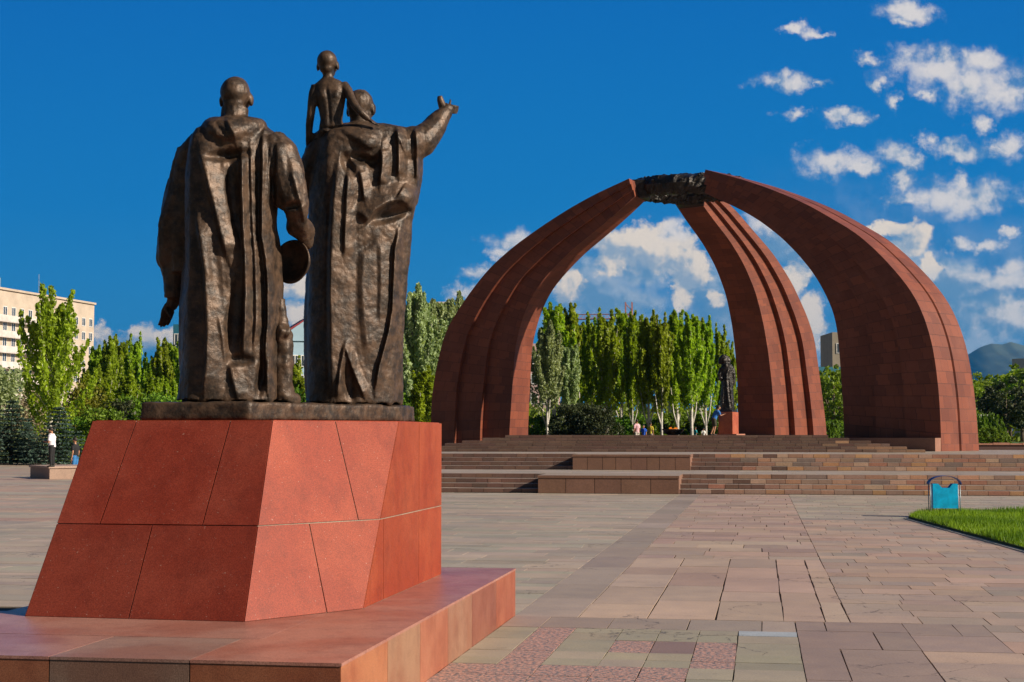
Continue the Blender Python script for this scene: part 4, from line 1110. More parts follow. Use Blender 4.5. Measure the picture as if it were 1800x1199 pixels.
for i, (px, D, tp, wd, lb) in enumerate([(22,90,702,1.25,'dark spruce at the left edge of the picture'),(105,88,714,1.35,'dark spruce behind the person in the white shirt'),(-14,92,712,1.2,'dark spruce cut by the left picture edge'),(52,97,735,1.0,'small dark spruce between the two bigger ones')]):
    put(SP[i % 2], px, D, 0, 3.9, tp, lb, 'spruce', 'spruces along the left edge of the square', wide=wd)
b1 = make_bush(5, 2.2, 1.6, 4.0, 'dry', n=26, K=120, size=.10); put(b1, 60, 100, 0, 4.0, 690, 'dry beige bare shrub behind the spruces', 'shrub')
b2 = make_bush(6, 1.7, 1.5, 4.0, 'yellow', n=36, K=130, size=.12); put(b2, 150, 100, 0, 4.0, 682, 'yellowish shrub right of the spruces', 'shrub')
b3 = make_bush(7, 2.4, 1.8, 5.0, 'silver', n=34, K=150, size=.14); put(b3, 14, 106, 0, 5.0, 655, 'grey green willow shrub below the apartment block', 'shrub')
b4 = make_bush(8, 1.2, 1.2, 2.6, 'darkleaf', n=36, K=70, size=.10); put(b4, 216, 96, 0, 2.6, 711, 'small dark reddish shrub behind the pedestal', 'shrub')
b5 = make_bush(9, 2.2, 1.6, 3.0, 'hedge', n=40, K=120, size=.12)
for i, (px, D, tp, lb) in enumerate([(175,94,722,'bright green shrub just left of the pedestal top'),(140,97,735,'low green shrub behind the person in black'),(250,98,700,'green shrub behind the left part of the pedestal'),(300,98,702,'green shrub behind the bronze base'),(520,100,690,'green shrub between the two bronze men'),(750,96,715,'dark green shrub right of the statue base'),(700,98,700,'green shrub behind the right bronze man')]):
    put(b5, px, D, 0, 3.0, tp, lb, 'shrub', 'shrubs behind the pedestal')
b6 = make_bush(12, 2.0, 1.6, 3.0, 'darkleaf', n=60, K=170, size=.10)
for i, (px, D, tp, lb) in enumerate([(997,93,715,'dark juniper bush beside the left rib under the arch'),(1050,92,717,'dark juniper bush right of the other one under the arch'),(1025,97,714,'dark juniper bush behind the two front ones')]):
    put(b6, px, D, 1.05, 3.0, tp, lb, 'bush', 'dark bushes under the arch', wide=1.0)
b7 = make_bush(13, 2.4, 1.4, 2.4, 'hedge', n=50, K=120, size=.12)
for i, (px, D, tp, lb) in enumerate([(1090,105,735,'light green bush right of the dark junipers'),(1130,113,733,'green bush behind the third white trunk'),(1180,112,730,'green bush behind the fire bowl'),(1225,113,728,'green bush behind the white trunks on the right'),(1265,112,725,'green bush behind the woman statue'),(955,110,735,'green bush at the foot of the left rib'),(1462,104,742,'clipped green bush between the rear and right ribs')]):
    put(b7, px, D, 1.05, 2.4, tp, lb, 'bush', 'green bushes behind the platform', wide=1.35)
RT = [make_round(21), make_round(22, W_=2.8), make_round(23, matl='darkleaf', n=34, W_=3.6)]
for i, (px, D, tp, k, wd, lb) in enumerate([(1712,150,655,0,1.1,'bright green tree just right of the right rib'),(1745,165,662,1,1.1,'bright green tree second from the rib on the right'),(1768,120,668,2,1.0,'big dark tree near the right edge of the picture'),(1795,150,648,0,1.1,'green tree at the right edge of the picture'),(1815,135,640,1,1.3,'green tree cut by the right picture edge'),(1728,140,690,2,.8,'dark low tree behind the red lamp post'),(1465,125,645,1,.9,'green tree between the rear and right ribs'),(1480,135,650,0,.8,'tree hidden beside the right rib'),(1800,125,690,2,.9,'dark tree by the right edge under the bright ones'),(1448,140,662,0,.7,'small tree beside the rear rib'),(1700,135,668,1,.9,'tree partly behind the right rib'),(1775,175,655,0,1.2,'pale green tree farthest back on the right')]):
    put(RT[k], px, D, 1.05, 8., tp, lb, 'tree', 'broadleaf trees on the right', wide=wd)
# clipped hedges on the right
h1 = make_bush(15, 1.7, 1.0, 1.0, 'hedge', n=70, K=110, size=.07, name='clipped_hedge')
for i, (px, D, z0, tp, wd, lb) in enumerate([(1738,86,1.05,754,1.0,'rounded bright hedge beside the right rib'),(1714,104,1.05,729,.55,'small ball hedge left of the red lamp post'),(1742,108,1.05,731,.45,'small ball hedge right of the red lamp post'),(1463,90,1.05,742,.5,'low hedge between the ribs')]):
    put(h1, px, D, z0, 1.0, tp, lb, 'hedge', 'clipped hedges on the right', wide=wd * (1.0 if i == 0 else .8))
# far wood that closes the horizon
g_ = np.random.default_rng(9); C = []; Rr = []
for px in np.arange(-60, 1900, 7):
    D = 185 + g_.uniform(-12, 12); tp = 742 if px < 700 else (715 if px < 1300 else 690)
    for z in np.linspace(1, max(3, (765 - tp) / F * D + 1), 5): 
        p = atx(px + g_.uniform(-4, 4), D, z + g_.uniform(-.5, .5)); C.append(p); Rr.append((1.6, 1.6, 1.1))
wood = leaves('far_wood', C, Rr, 16, .5, M['decid'], 2); tag(wood, 'dark green far-off wood closing the view behind the parks', 'wood', kind='stuff')
# lawn far right and grass bed in front
sheet('lawn', 9.5, 94, 90, 150, Z2 + .02, mat('lawn', (.055, .11, .012), .9, var=.4, vscale=.6))
sheet('side_lawn', -95, 88, -14.2, 150, .0, mat('side_lawn', (.05, .085, .015), .9, var=.4, vscale=.5))
def grass_bed():
    pts = [onz(1597, 912, 0), onz(1800, 968, 0), onz(1960, 1012, 0), onz(1960, 905, 0), onz(1800, 903, 0), onz(1680, 905, 0), onz(1610, 909, 0)]
    P2 = [(p.x, p.y) for p in pts]
    m = MB(); m.prism(P2, 0, .05); soil = m.build('lawn_bed', mat('soil', (.05, .075, .015), .95, var=.3, vscale=4)); tag(soil, kind='structure')
    g = np.random.default_rng(4); xs_ = [p[0] for p in P2]; ys_ = [p[1] for p in P2]
    N = 90000; X = g.uniform(min(xs_), max(xs_), N); Y = g.uniform(min(ys_), max(ys_), N); ins = np.zeros(N, bool); j = len(P2) - 1
    for i in range(len(P2)):
        xi, yi = P2[i]; xj, yj = P2[j]
        cnd = ((yi > Y) != (yj > Y)) & (X < (xj - xi) * (Y - yi) / (yj - yi + 1e-9) + xi); ins ^= cnd; j = i
    X = X[ins]; Y = Y[ins]; N = len(X)
    hh = g.uniform(.05, .13, N) * (1 + .5 * np.sin(X * 2.1) * np.cos(Y * 1.7)); an = g.uniform(0, 6.28, N); w_ = g.uniform(.006, .012, N); lean = g.uniform(0, .06, N); la = g.uniform(0, 6.28, N)
    base = np.full(N, .045)
    A = np.stack([X - np.cos(an) * w_, Y - np.sin(an) * w_, base], 1); B = np.stack([X + np.cos(an) * w_, Y + np.sin(an) * w_, base], 1)
    Cc = np.stack([X + np.cos(la) * lean, Y + np.sin(la) * lean, base + hh], 1)
    V_ = np.stack([A, B, Cc], 1).reshape(-1, 3); tn = np.clip(g.uniform(0, 1, N) * .6 + .25 + .3 * np.sin(X * .9 + Y * 1.3), 0, 1)
    o = mesh_np('grass', V_, np.arange(N * 3, dtype=np.int32).reshape(-1, 3), M['grass'], col=np.stack([tn, tn, tn, np.ones(N)], 1))
    tag(o, 'bright green uncut grass growing in the bed beside the blue bin', 'grass', kind='stuff')
    # kerb
    a, b = Vector((*P2[0], 0)), Vector((*P2[1], 0)); d = (b - a).normalized(); nn = Vector((d.y, -d.x, 0))
    e = a + d * 14; m = MB()
    k = 0.
    q = a.copy()
    poly = [(q.x, q.y), (q.x + nn.x * .10, q.y + nn.y * .10), (e.x + nn.x * .10, e.y + nn.y * .10), (e.x, e.y)]
    m.prism(poly, -.01, .012); kb = m.build('kerb', M['step']); tone(kb, lambda i, p: (.40, .36, .31)); tag(kb, kind='structure')
grass_bed()
# ------------------------------------------------------------------ street furniture
M['blue'] = mat('blue_paint', (.0, .45, .85), .4, spec=.5, var=.22, vscale=6)
M['darkblue'] = mat('worn_blue_paint', (.012, .05, .22), .5, var=.2, vscale=12)
M['steel'] = mat('worn_steel', (.28, .34, .38), .45, metal=.3, var=.3, vscale=20)
def litter_bin():
    D = 32.0; p = atx(1658.5, D, 0); root = empty('litter_bin', p, YAW + R(-4))
    tag(root, 'bright blue litter bin hanging in a frame with an arched hood beside the grass', 'litter bin')
    k = D / F; Wd = 51 * k / 2; zt = 58 * k; 
    for sx in (-1, 1):
        for y in (0, .20):
            m = MB(); m.tube([(sx * Wd, y, 0), (sx * Wd, y, zt)], .011, 8); m.build('leg', M['steel'], root, smooth=True)
        m = MB(); m.tube([(sx * Wd, 0, .08), (sx * Wd, .20, .08)], .008, 6); m.build('side_rail', M['steel'], root)
    m = MB(); m.tube([(-Wd, .1, .09), (Wd, .1, .09)], .008, 6); m.build('cross_bar', M['steel'], root)
    # arched hood, a thin curved sheet
    N = 20; V_ = []; rx = Wd + .035; hz = 15 * k
    for i in range(N + 1):
        th = math.pi * i / N
        for (rr_, y) in ((1, -.02), (1, .24), (.955, .24), (.955, -.02)):
            V_.append((-math.cos(th) * rx * rr_, y, zt - .005 + math.sin(th) * hz * rr_))
    Fc = [(i * 4 + j, i * 4 + (j + 1) % 4, (i + 1) * 4 + (j + 1) % 4, (i + 1) * 4 + j) for i in range(N) for j in range(4)] + [(0, 1, 2, 3), (N * 4 + 3, N * 4 + 2, N * 4 + 1, N * 4)]
    mesh_np('hood', V_, Fc, M['darkblue'], root)
    # box with a notched front and back
    w2 = Wd - .05; zb = .185; ztop = zb + 43 * k; nz = ztop - .085
    prof = [(-w2, zb), (w2, zb), (w2, ztop), (w2 - .10, ztop), (w2 - .165, nz), (-w2 + .19, nz), (-w2 + .11, ztop), (-w2, ztop)]
    th = .008
    for nm, y0 in (('front_panel', -.012), ('back_panel', .20)):
        m = MB(); n = len(prof); V_ = [(x, y0, z) for x, z in prof] + [(x, y0 + th, z) for x, z in prof]
        m.add(V_, [tuple(range(n)), tuple(range(2 * n - 1, n - 1, -1))] + [(i, n + i, n + (i + 1) % n, (i + 1) % n) for i in range(n)])
        m.build(nm, M['blue'], root)
    for sx in (-1, 1):
        m = MB(); m.box(sx * w2 - th / 2, -.004, zb, sx * w2 + th / 2, .20, ztop - .002); m.build('side_panel', M['blue'], root)
    m = MB(); m.box(-w2 + .004, -.004, zb, w2 - .004, .20, zb + .008); m.build('floor_panel', M['blue'], root)
litter_bin()
# low stone block on the left
D = 59.6; a = onz(87, 842.5, 0); b = onz(53, 839.5, 0); c = onz(172, 841, 0)
e1 = c - a; e2 = b - a; m = MB(); q = [a, c, c + e2, b]; m.prism([(p.x, p.y) for p in q], 0, .42)
d1 = e1.normalized(); d2 = e2.normalized()
q2 = [a - d1 * .05 - d2 * .05, c + d1 * .05 - d2 * .05, c + e2 + d1 * .05 + d2 * .05, b - d1 * .05 + d2 * .05]
m.prism([(p.x, p.y) for p in q2], .422, .50)
lb_ = m.build('stone_block', M['step']); tone(lb_, lambda i, p: (.42, .30, .24) if i >= 6 else (.34, .235, .18)); tag(lb_, 'low stone block left of the pedestal with a person standing on it', 'stone block')
# parapet at far right
pr = [onz(1716, 791, Z2), onz(1860, 791, Z2)]
d_ = (pr[1] - pr[0]).normalized(); m = MB(); n_ = Vector((-d_.y, d_.x, 0))
def slabp(m, a, L, w_, z0, z1): 
    q = [a, a + d_ * L, a + d_ * L + n_ * w_, a + n_ * w_]; m.prism([(p.x, p.y) for p in q], z0, z1)
slabp(m, pr[0] + n_ * .02, 3.6, .4, Z2, Z2 + .22); npz = len(m.f)
t_ = 0
for L, up in ((.75, 0), (.75, .05), (.55, 0), (1.3, .05)):
    slabp(m, pr[0] + d_ * t_ - n_ * .03, L - .02, .5, Z2 + .222, Z2 + .29 + up * .6); t_ += L
pp_ = m.build('parapet', M['step']); tone(pp_, lambda i, p: (.10, .05, .04) if i < npz else (.42, .20, .13)); tag(pp_, 'low dark red parapet with uneven coping stones right of the arch', 'parapet')
# twin lamp
M['lampred'] = mat('dark_red_paint', (.10, .015, .015), .5); M['lampwhite'] = mat('white_lamp_glass', (.78, .76, .70), .3)
p = atx(1730, 110, 1.05); lamp = empty('street_lamp', p); tag(lamp, 'short dark red lamp post with two white heads in front of the dark trees', 'street lamp')
m = MB(); m.tube([(0, 0, 0), (0, 0, 2.0)], [.11, .09], 10); m.box(-.16, -.16, 0, .16, .16, .25); m.build('post', M['lampred'], lamp)
m = MB(); m.box(-.34, -.05, 1.80, .34, .05, 1.88); m.build('cross_arm', M['lampred'], lamp)
for sx in (-1, 1):
    m = MB(); m.box(sx * .24 - .19, -.16, 1.885, sx * .24 + .19, .16, 2.12); m.build('lamp_head', M['lampwhite'], lamp, bevel=.04)
p = atx(1750, 100, 1.05); m = MB(); m.tube([(0, 0, 0), (0, 0, .62)], .03, 8); m.ell((0, 0, .72), .09); lp2 = m.build('bollard', M['bronze_dark']); lp2.location = p; tag(lp2, 'thin black bollard with a round head right of the red lamp', 'bollard')

# ------------------------------------------------------------------ fire bowl and woman statue on the platform
p = atx(1183, 75, Z3); bowl = empty('fire_bowl', p); tag(bowl, 'round black bowl with an orange flame under the middle of the arch', 'fire bowl')
m = MB(); vs = []; n_ = 28; prof = [(.02, 0), (.25, .0), (.40, .10), (.52, .24), (.56, .30), (.50, .30), (.38, .18), (.02, .12)]
for r, z in prof: vs += [(r * math.cos(6.2832 * k / n_), r * math.sin(6.2832 * k / n_), z) for k in range(n_)]
m.add(vs, [(i * n_ + k, i * n_ + (k + 1) % n_, (i + 1) * n_ + (k + 1) % n_, (i + 1) * n_ + k) for i in range(len(prof) - 1) for k in range(n_)]); m.build('basin', M['bronze_dark'], bowl, smooth=True)
fm = bpy.data.materials.new('flame'); fm.use_nodes = True; t = NT(fm.node_tree); t.n['Principled BSDF'].inputs['Base Color'].default_value = (.8, .25, .02, 1)
t.n['Principled BSDF'].inputs['Emission Color'].default_value = (1, .26, .02, 1); t.n['Principled BSDF'].inputs['Emission Strength'].default_value = .6
m = MB(); fr_ = random.Random(2)
for i in range(7):
    x = -.18 + i * .06; h = fr_.uniform(.03, .12); m.tube([(x, 0, .16), (x + .03, .02, .24 + h * .3), (x + .01, -.01, .28 + h * .6), (x + .05, 0, .28 + h)], [.07, .06, .035, .006], 6)
m.build('flame', fm, bowl, smooth=True)

DW = 74.0; wst = empty('woman_statue', tuple(atx(1280, DW, Z3))); tag(wst, 'dark bronze statue of a standing robed woman on a red granite plinth under the arch', 'statue')
def keepw(o): o.parent = wst; o.matrix_parent_inverse = Matrix.Translation(-wst.location); return o
a = at(1262, 722, DW - .2); 
def rotbox(m, cx, cy, hx, hy, z0, z1, rz):
    c_, s_ = math.cos(rz), math.sin(rz); q = [(-hx, -hy), (hx, -hy), (hx, hy), (-hx, hy)]
    m.prism([(cx + x * c_ - y * s_, cy + x * s_ + y * c_) for x, y in q], z0, z1)
pc = atx(1280, DW, 0); m = MB(); rotbox(m, pc.x, pc.y, .36, .42, Z3, at(1280, 724.5, DW).z, YAW + R(-28)); pb = m.build('plinth', M['granite'], bevel=.01); tone(pb, lambda i, p: (.40, .10, .04)); keepw(pb)
m = MB(); rotbox(m, pc.x, pc.y, .62, .62, Z3, Z3 + .06, YAW + R(-28)); pb = m.build('base_step', M['step']); tone(pb, lambda i, p: (.40, .18, .12)); keepw(pb)
m = MB(); ztp = at(1280, 724.5, DW).z; rotbox(m, pc.x, pc.y, .31, .36, ztp + .002, ztp + .12, YAW + R(-28)); keepw(m.build('bronze_base', M['bronze_dark']))
m = MB()
rows = [(721,1266,1291,.30,0),(700,1266,1290,.28,0),(680,1268,1288,.24,0),(665,1269,1287,.20,0),(652,1268,1288,.20,0),(645,1267,1289,.19,0),(641,1270,1286,.15,0),(638,1273,1282,.09,0)]
loft(m, dense(rows, 3), DW, e=2.2, seg=30)
chain(m, [(1269,647,0,.12),(1266,658,0,.13),(1266,667,-.12,.09),(1268,664,-.35,.07)], DW); chain(m, [(1287,647,0,.12),(1289,660,0,.12),(1289,672,0,.10),(1287,679,0,.07)], DW)
chain(m, [(1277,642,0,.10),(1275,637,0,.10)], DW)
head(m, 1274, 633, DW, .02, .36, turn=2.6)
chain(m, dense([(1266,640,.05,.10),(1267,632,.05,.12),(1272,627,.05,.13),(1279,630,.05,.12),(1282,638,.06,.10)],2), DW)
hand(m, at(1266, 664, DW - .35), (-.3, -1, .2), (1, -.2, .2), .2, curl=.5); hand(m, at(1287, 681, DW), (0, 0, -1), (.4, .9, 0), .2, curl=.3)
wr_ = [([(1272,665),(1271,690),(1269,718)], 1.6, .06), ([(1277,660),(1279,690),(1283,718)], 1.6, .06), ([(1284,668),(1285,690),(1288,716)], 1.5, .05), ([(1280,650),(1276,662)], 1.6, .05)]
fig = m.remeshed('robed_woman', M['bronze_dark'], .03, edit=folds(wr_, [], DW, lump=.015, backfold=0), smooth_it=1); keepw(fig)

# ------------------------------------------------------------------ people
skin = mat('skin', (.42, .21, .12), .55, var=.08)
def cloth(n, c): return mat(n, c, .85, var=.12, vscale=14)
hair_m = mat('dark_hair', (.02, .014, .01), .6)
def person(label, loc, rz, shirt, trouser, arms, legs, H=1.7, lean=0., hd=(0, 0), shoes=(.05, .045, .04), short=False, hips=.52, group=None):
    """local frame: x right, y ahead, z up, in units of height"""
    root = empty('person', loc, rz); tag(root, label, 'person', group)
    S = H; hp = Vector((0, 0, hips)) * S; ch = hp + Vector((0, math.sin(lean) * .27, math.cos(lean) * .27)) * S
    nk = hp + Vector((0, math.sin(lean) * .33, math.cos(lean) * .33)) * S; hc = nk + Vector((hd[0], .012 + hd[1], .075 - abs(hd[1]) * .4)) * S
    X = Vector((1, 0, 0))
    def torso(m, k):
        m.tube([hp - Vector((0, 0, .03)) * S, hp + (ch - hp) * .35, hp + (ch - hp) * .8, ch + (nk - ch) * .5], [(.085*S*k, .062*S*k), (.078*S*k, .058*S*k), (.10*S*k, .066*S*k), (.06*S*k, .045*S*k)], 14)
        m.tube([ch - X * .098 * S, ch + X * .098 * S], .040 * S * k, 10)
    A = [[ch + X * sx * .105 * S + Vector((0, 0, -.004)) * S] + [Vector(p) * S for p in arm] for sx, arm in zip((-1, 1), arms)]
    L = [[hp + X * sx * .048 * S] + [Vector(p) * S for p in leg] for sx, leg in zip((-1, 1), legs)]
    m = MB(); torso(m, .93)
    m.tube([ch + (nk - ch) * .2, nk + Vector((0, .004, .03)) * S], .030 * S, 8)
    m.ell(hc, (.046*S, .056*S, .066*S)); m.ell(hc + Vector((0, .052, -.01)) * S, (.010*S, .012*S, .014*S)); m.ell(hc + Vector((0, .030, -.040)) * S, (.026*S, .022*S, .02*S))
    for sx in (-1, 1): m.ell(hc + Vector((sx * .046, -.004, -.006)) * S, (.007*S, .012*S, .018*S)); m.ell(hc + Vector((sx*.018,.047,.006))*S, (.009*S,.006*S,.006*S))
    for a in A:
        m.tube([a[0], a[1], a[2]], [.028*S, .023*S, .015*S], 9); fd_ = (a[2] - a[1]).normalized(); hand(m, a[2], fd_, Vector((.2, 1, .1)) if abs(fd_.z) > .6 else Vector((1, 0, .2)), .105 * S, curl=.35)
    for l in L:
        m.tube([l[0], l[1], l[2]], [.052*S, .035*S, .022*S], 10); m.tube([l[2] + Vector((0, -.02, -.012))*S, l[2] + Vector((0, .085, -.02)) * S], [.02*S, .015*S], 8)
    b = m.remeshed('body', skin, .011 * S, smooth_it=1); b.parent = root
    m = MB(); torso(m, 1.12)
    for a in A: m.tube([a[0], a[0] + (a[1] - a[0]) * .75], [.042*S, .037*S], 9)
    s_ = m.remeshed('shirt', cloth('shirt_cloth', shirt), .011 * S, smooth_it=1); s_.parent = root
    m = MB(); m.tube([hp + Vector((0, 0, .035)) * S, hp - Vector((0, 0, .04)) * S], [(.088*S, .066*S), (.092*S, .072*S)], 12)
    for l in L:
        if short: m.tube([l[0], l[0] + (l[1] - l[0]) * .98], [.066*S, .055*S], 10)
        else: m.tube([l[0], l[1], l[2]], [.064*S, .046*S, .034*S], 10)
    s_ = m.remeshed('trousers', cloth('trouser_cloth', trouser), .011 * S, smooth_it=1); s_.parent = root
    m = MB(); m.ell(hc + Vector((0, -.010, .018)) * S, (.052*S, .060*S, .060*S)); m.build('hair', hair_m, root, smooth=True)
    for l in L:
        m = MB(); m.tube([l[2] + Vector((0, -.028, -.016))*S, l[2] + Vector((0, .04, -.02))*S, l[2] + Vector((0, .10, -.026)) * S], [(.026*S, .024*S), (.028*S, .022*S), (.020*S, .013*S)], 10); m.build('shoe', cloth('shoe', shoes), root, smooth=True)
    return root
STAND = [[(-.055, .01, .28), (-.06, -.01, .04)], [(.055, .01, .28), (.06, -.01, .04)]]
pz = onz(89, 821, .5)
pp1 = person('person in a white shirt and black trousers looking at a phone on a stone block', (pz.x, pz.y + .1, .50), YAW + R(80), (.75, .72, .80), (.012, .012, .014),
       [[(-.13, .03, .60), (-.06, .17, .63)], [(.13, .03, .60), (.06, .17, .64)]], STAND, H=1.52, lean=.06, hd=(0, .02))
m = MB(); m.box(-.035, -.006, -.07, .035, .006, .07); ph = m.build('phone', M['bronze_dark'], bevel=.004); ph.location = pp1.matrix_basis @ Vector((0, .30, 1.02)); ph.rotation_euler = (R(-40), 0, YAW + R(80)); tag(ph, 'small dark phone held by the person in the white shirt', 'phone')
pz = onz(131.5, 838, 0)
person('person in a black t-shirt and blue jeans standing beside the stone block', (pz.x, pz.y, 0), YAW + R(70), (.012, .012, .015), (.03, .17, .42),
       [[(-.125, -.02, .62), (-.135, .01, .45)], [(.125, -.02, .62), (.12, .02, .45)]], STAND, H=1.62, lean=.02, shoes=(.5, .48, .45))
pz = atx(1254, 73.6, Z3)
person('person in a blue shirt and dark shorts leaning on the woman statue plinth', (pz.x, pz.y, Z3), YAW + R(-75), (.03, .18, .55), (.05, .045, .03),
       [[(-.10, .20, .62), (-.08, .32, .66)], [(.10, .20, .62), (.08, .32, .66)]], [[(-.055, .03, .28), (-.06, -.07, .04)], [(.055, .03, .28), (.06, -.03, .04)]], H=1.5, lean=.5, short=True, hd=(0, .01))
gl = 'people standing behind the platform'
AR = [[(-.125, .0, .62), (-.12, .06, .47)], [(.125, .0, .62), (.12, .06, .47)]]
for px, D, H, sh_, tr, lb, az_ in [(1119, 93, 1.62, (.75,.45,.50), (.5,.45,.4), 'person in a pale pink top far behind the platform', 40), (1131, 91, 1.28, (.01,.09,.55), (.02,.02,.03), 'person in a deep blue top far behind the platform', 170), (1143, 94, 1.45, (.62,.50,.05), (.3,.25,.2), 'person in a yellow top far behind the platform', -30), (1222, 100, 1.20, (.03,.35,.42), (.05,.05,.06), 'person in a teal top between the white tree trunks', 120), (1236, 102, 1.15, (.65,.65,.62), (.04,.08,.2), 'person in a white top by the rightmost white trunk', 20)]:
    p = atx(px, D, Z2); person(lb, tuple(p), R(az_), sh_, tr, AR, STAND, H=H, group=gl)

# ------------------------------------------------------------------ buildings and far things
glass = mat('dark_window', (.05, .07, .09), .12, spec=.8, var=.3, vscale=.6); wframe = mat('window_frame', (.75, .74, .72), .6)
def building(name, label, P0, P1, depth, z1, wall, floors, cols_, win=(1.4, 1.5), z0=0, skip=None, pitch=None, first=None, frame=True, cat='building'):
    """facade from P0 to P1 (camera-levelled X, Z); windows counted along it"""
    A = toW(P0[0], P0[1], 0); B = toW(P1[0], P1[1], 0); d = (B - A); L = d.length; d.normalize(); n = Vector((d.y, -d.x, 0))
    root = empty(name, A, math.atan2(d.y, d.x)); tag(root, label, cat)
    m = MB(); m.box(0, 0, z0 - 1, L, depth, z1); m.build('wall', wall, root)
    fh = (z1 - z0 - .8) / floors if pitch is None else pitch
    k = 0
    for f in range(floors):
        zc = z1 - 1.0 - fh * (f + .5) if first is None else first - fh * f
        for c in range(cols_):
            if skip and skip(f, c): continue
            x = L * (c + .5) / cols_; w2, h2 = win[0] / 2, win[1] / 2
            if k >= 95: continue
            k += 1
            fr = MB(); t = .12
            fr.box(x - w2 - t, -.09, zc - h2 - t, x + w2 + t, -.01, zc - h2); fr.box(x - w2 - t, -.09, zc + h2, x + w2 + t, -.01, zc + h2 + t)
            fr.box(x - w2 - t, -.09, zc - h2, x - w2, -.01, zc + h2); fr.box(x + w2, -.09, zc - h2, x + w2 + t, -.01, zc + h2); fr.box(x - .05, -.085, zc - h2, x + .05, -.02, zc + h2)
            fo = fr.build('window', wframe, root); g2_ = MB(); g2_.box(x - w2, -.05, zc - h2, x - .052, -.03, zc + h2); g2_.box(x + .052, -.05, zc - h2, x + w2, -.03, zc + h2); g2_.build('pane', glass, fo)
    return root, L, fh
beige = mat('beige_panels', (.52, .43, .34), .85, var=.12, vscale=.4); whitep = mat('white_panels', (.66, .60, .56), .8, var=.15, vscale=.8)
ab, L, fh = building('apartment_block', 'tall beige apartment block with white balconies at the left edge', (-99, 272), (-87.3, 320), 14, 28.9, beige, 10, 17, win=(1.2, 1.5), skip=lambda f, c: 10 <= c <= 11 or f > 7, pitch=2.9, first=25.0)
for f in range(8):
    zc = 25.0 - 2.9 * f
    for (x0, x1) in ((12.5, 21.2), (21.6, 28.6)):
        m = MB(); m.box(x0, -1.1, zc - 2.0, x1, -.1, zc - .85); m.box(x0, -1.1, zc - 2.15, x1, -.1, zc - 2.02); m.build('balcony', whitep, ab)
m = MB(); m.box(0, -.35, 28.9, L + .2, 14, 29.3); m.build('roof_edge', beige, ab)
m = MB(); m.box(10, 3, 29.302, 19, 9, 31.6); m.build('roof_hut', beige, ab)
m = MB(); m.tube([(31, 2, 29.3), (31, 2, 33.5)], .05, 6); m.build('aerial', M['steel'], ab)
lblue = mat('pale_blue_render', (.36, .52, .64), .8, var=.08, vscale=.5); redroof = mat('red_roof', (.30, .04, .05), .7)
P0 = ((494 - 900) / F * 200, 200); P1 = ((540 - 900) / F * 200, 201)
gb, L, fh = building('gabled_house', 'pale blue building with a red roof edge seen between the bronze men', P0, P1, 10, 14.0, lblue, 4, 3, win=(.62, 1.3), pitch=2.6, first=11.4)
m = MB(); m.add([(-.2, -.2, 14.0), (L + .2, -.2, 14.0), (L + .2, -.2, 17.2), (-.2, -.2, 14.4), (-.2, 10, 14.0), (L + .2, 10, 14.0), (L + .2, 10, 17.2), (-.2, 10, 14.4)], [(0,1,2,3), (7,6,5,4), (0,4,5,1), (1,5,6,2), (3,7,4,0), (2,6,7,3)]); m.build('gable', lblue, gb)
m = MB(); m.add([(-.3, -.3, 14.42), (L + .3, -.3, 17.25), (L + .3, 10.1, 17.25), (-.3, 10.1, 14.42), (-.3, -.3, 14.70), (L + .3, -.3, 17.45), (L + .3, 10.1, 17.45), (-.3, 10.1, 14.70)], [(3,2,1,0), (4,5,6,7), (0,1,5,4), (1,2,6,5), (2,3,7,6), (3,0,4,7)]); m.build('roof', redroof, gb)
tq = mat('teal_glass_wall', (.03, .16, .24), .3)
building('tower_block', 'small teal and white tower top beside the bronze left hand', ((303 - 900) / F * 230, 230), ((320 - 900) / F * 230, 230), 6, (765 - 570) / F * 230 + 1.7, tq, 6, 1, win=(.9, 1.6), pitch=2.6, first=16.0)
grayb = mat('grey_beige_wall', (.36, .31, .24), .85, var=.1, vscale=.4)
building('tower_block', 'narrow grey beige tower between the rear rib and right rib', ((1464 - 900) / F * 260, 260), ((1500 - 900) / F * 260, 260), 10, (765 - 584) / F * 260 + 1.7, grayb, 1, 1, win=(1.9, 1.5), first=16.4)
building('low_hall', 'low building with a teal roof right of the rear rib', ((1435 - 900) / F * 200, 200), ((1478 - 900) / F * 200, 200), 10, (765 - 645) / F * 200 + 1.7, mat('teal_sheet_roof', (.05, .22, .30), .5), 1, 1, win=(2.6, .7), first=8.8)
building('office_building', 'grey blue building rising over the trees at the right edge', ((1780 - 900) / F * 300, 300), ((1870 - 900) / F * 292, 292), 12, (765 - 631) / F * 300 + 1.7, mat('grey_blue_wall', (.33, .38, .42), .7), 4, 5, win=(1.1, 1.4), pitch=3.0, first=14.4)
whitew = mat('white_render', (.68, .60, .56), .8, var=.1, vscale=.5)
building('white_block', 'white building glimpsed between the silvery poplars', ((757 - 900) / F * 300, 300), ((790 - 900) / F * 300, 300), 10, (765 - 530) / F * 300 + 1.7, whitew, 6, 2, win=(1.1, 1.4), pitch=3.2, first=24.5)
building('pink_block', 'white and pink building glimpsed between the left rib and the poplars', ((930 - 900) / F * 200, 200), ((985 - 900) / F * 200, 200), 10, (765 - 604) / F * 200 + 1.7, mat('pinkish_render', (.60, .42, .40), .8), 3, 3, win=(.7, 1.1), pitch=2.6, first=11.6)
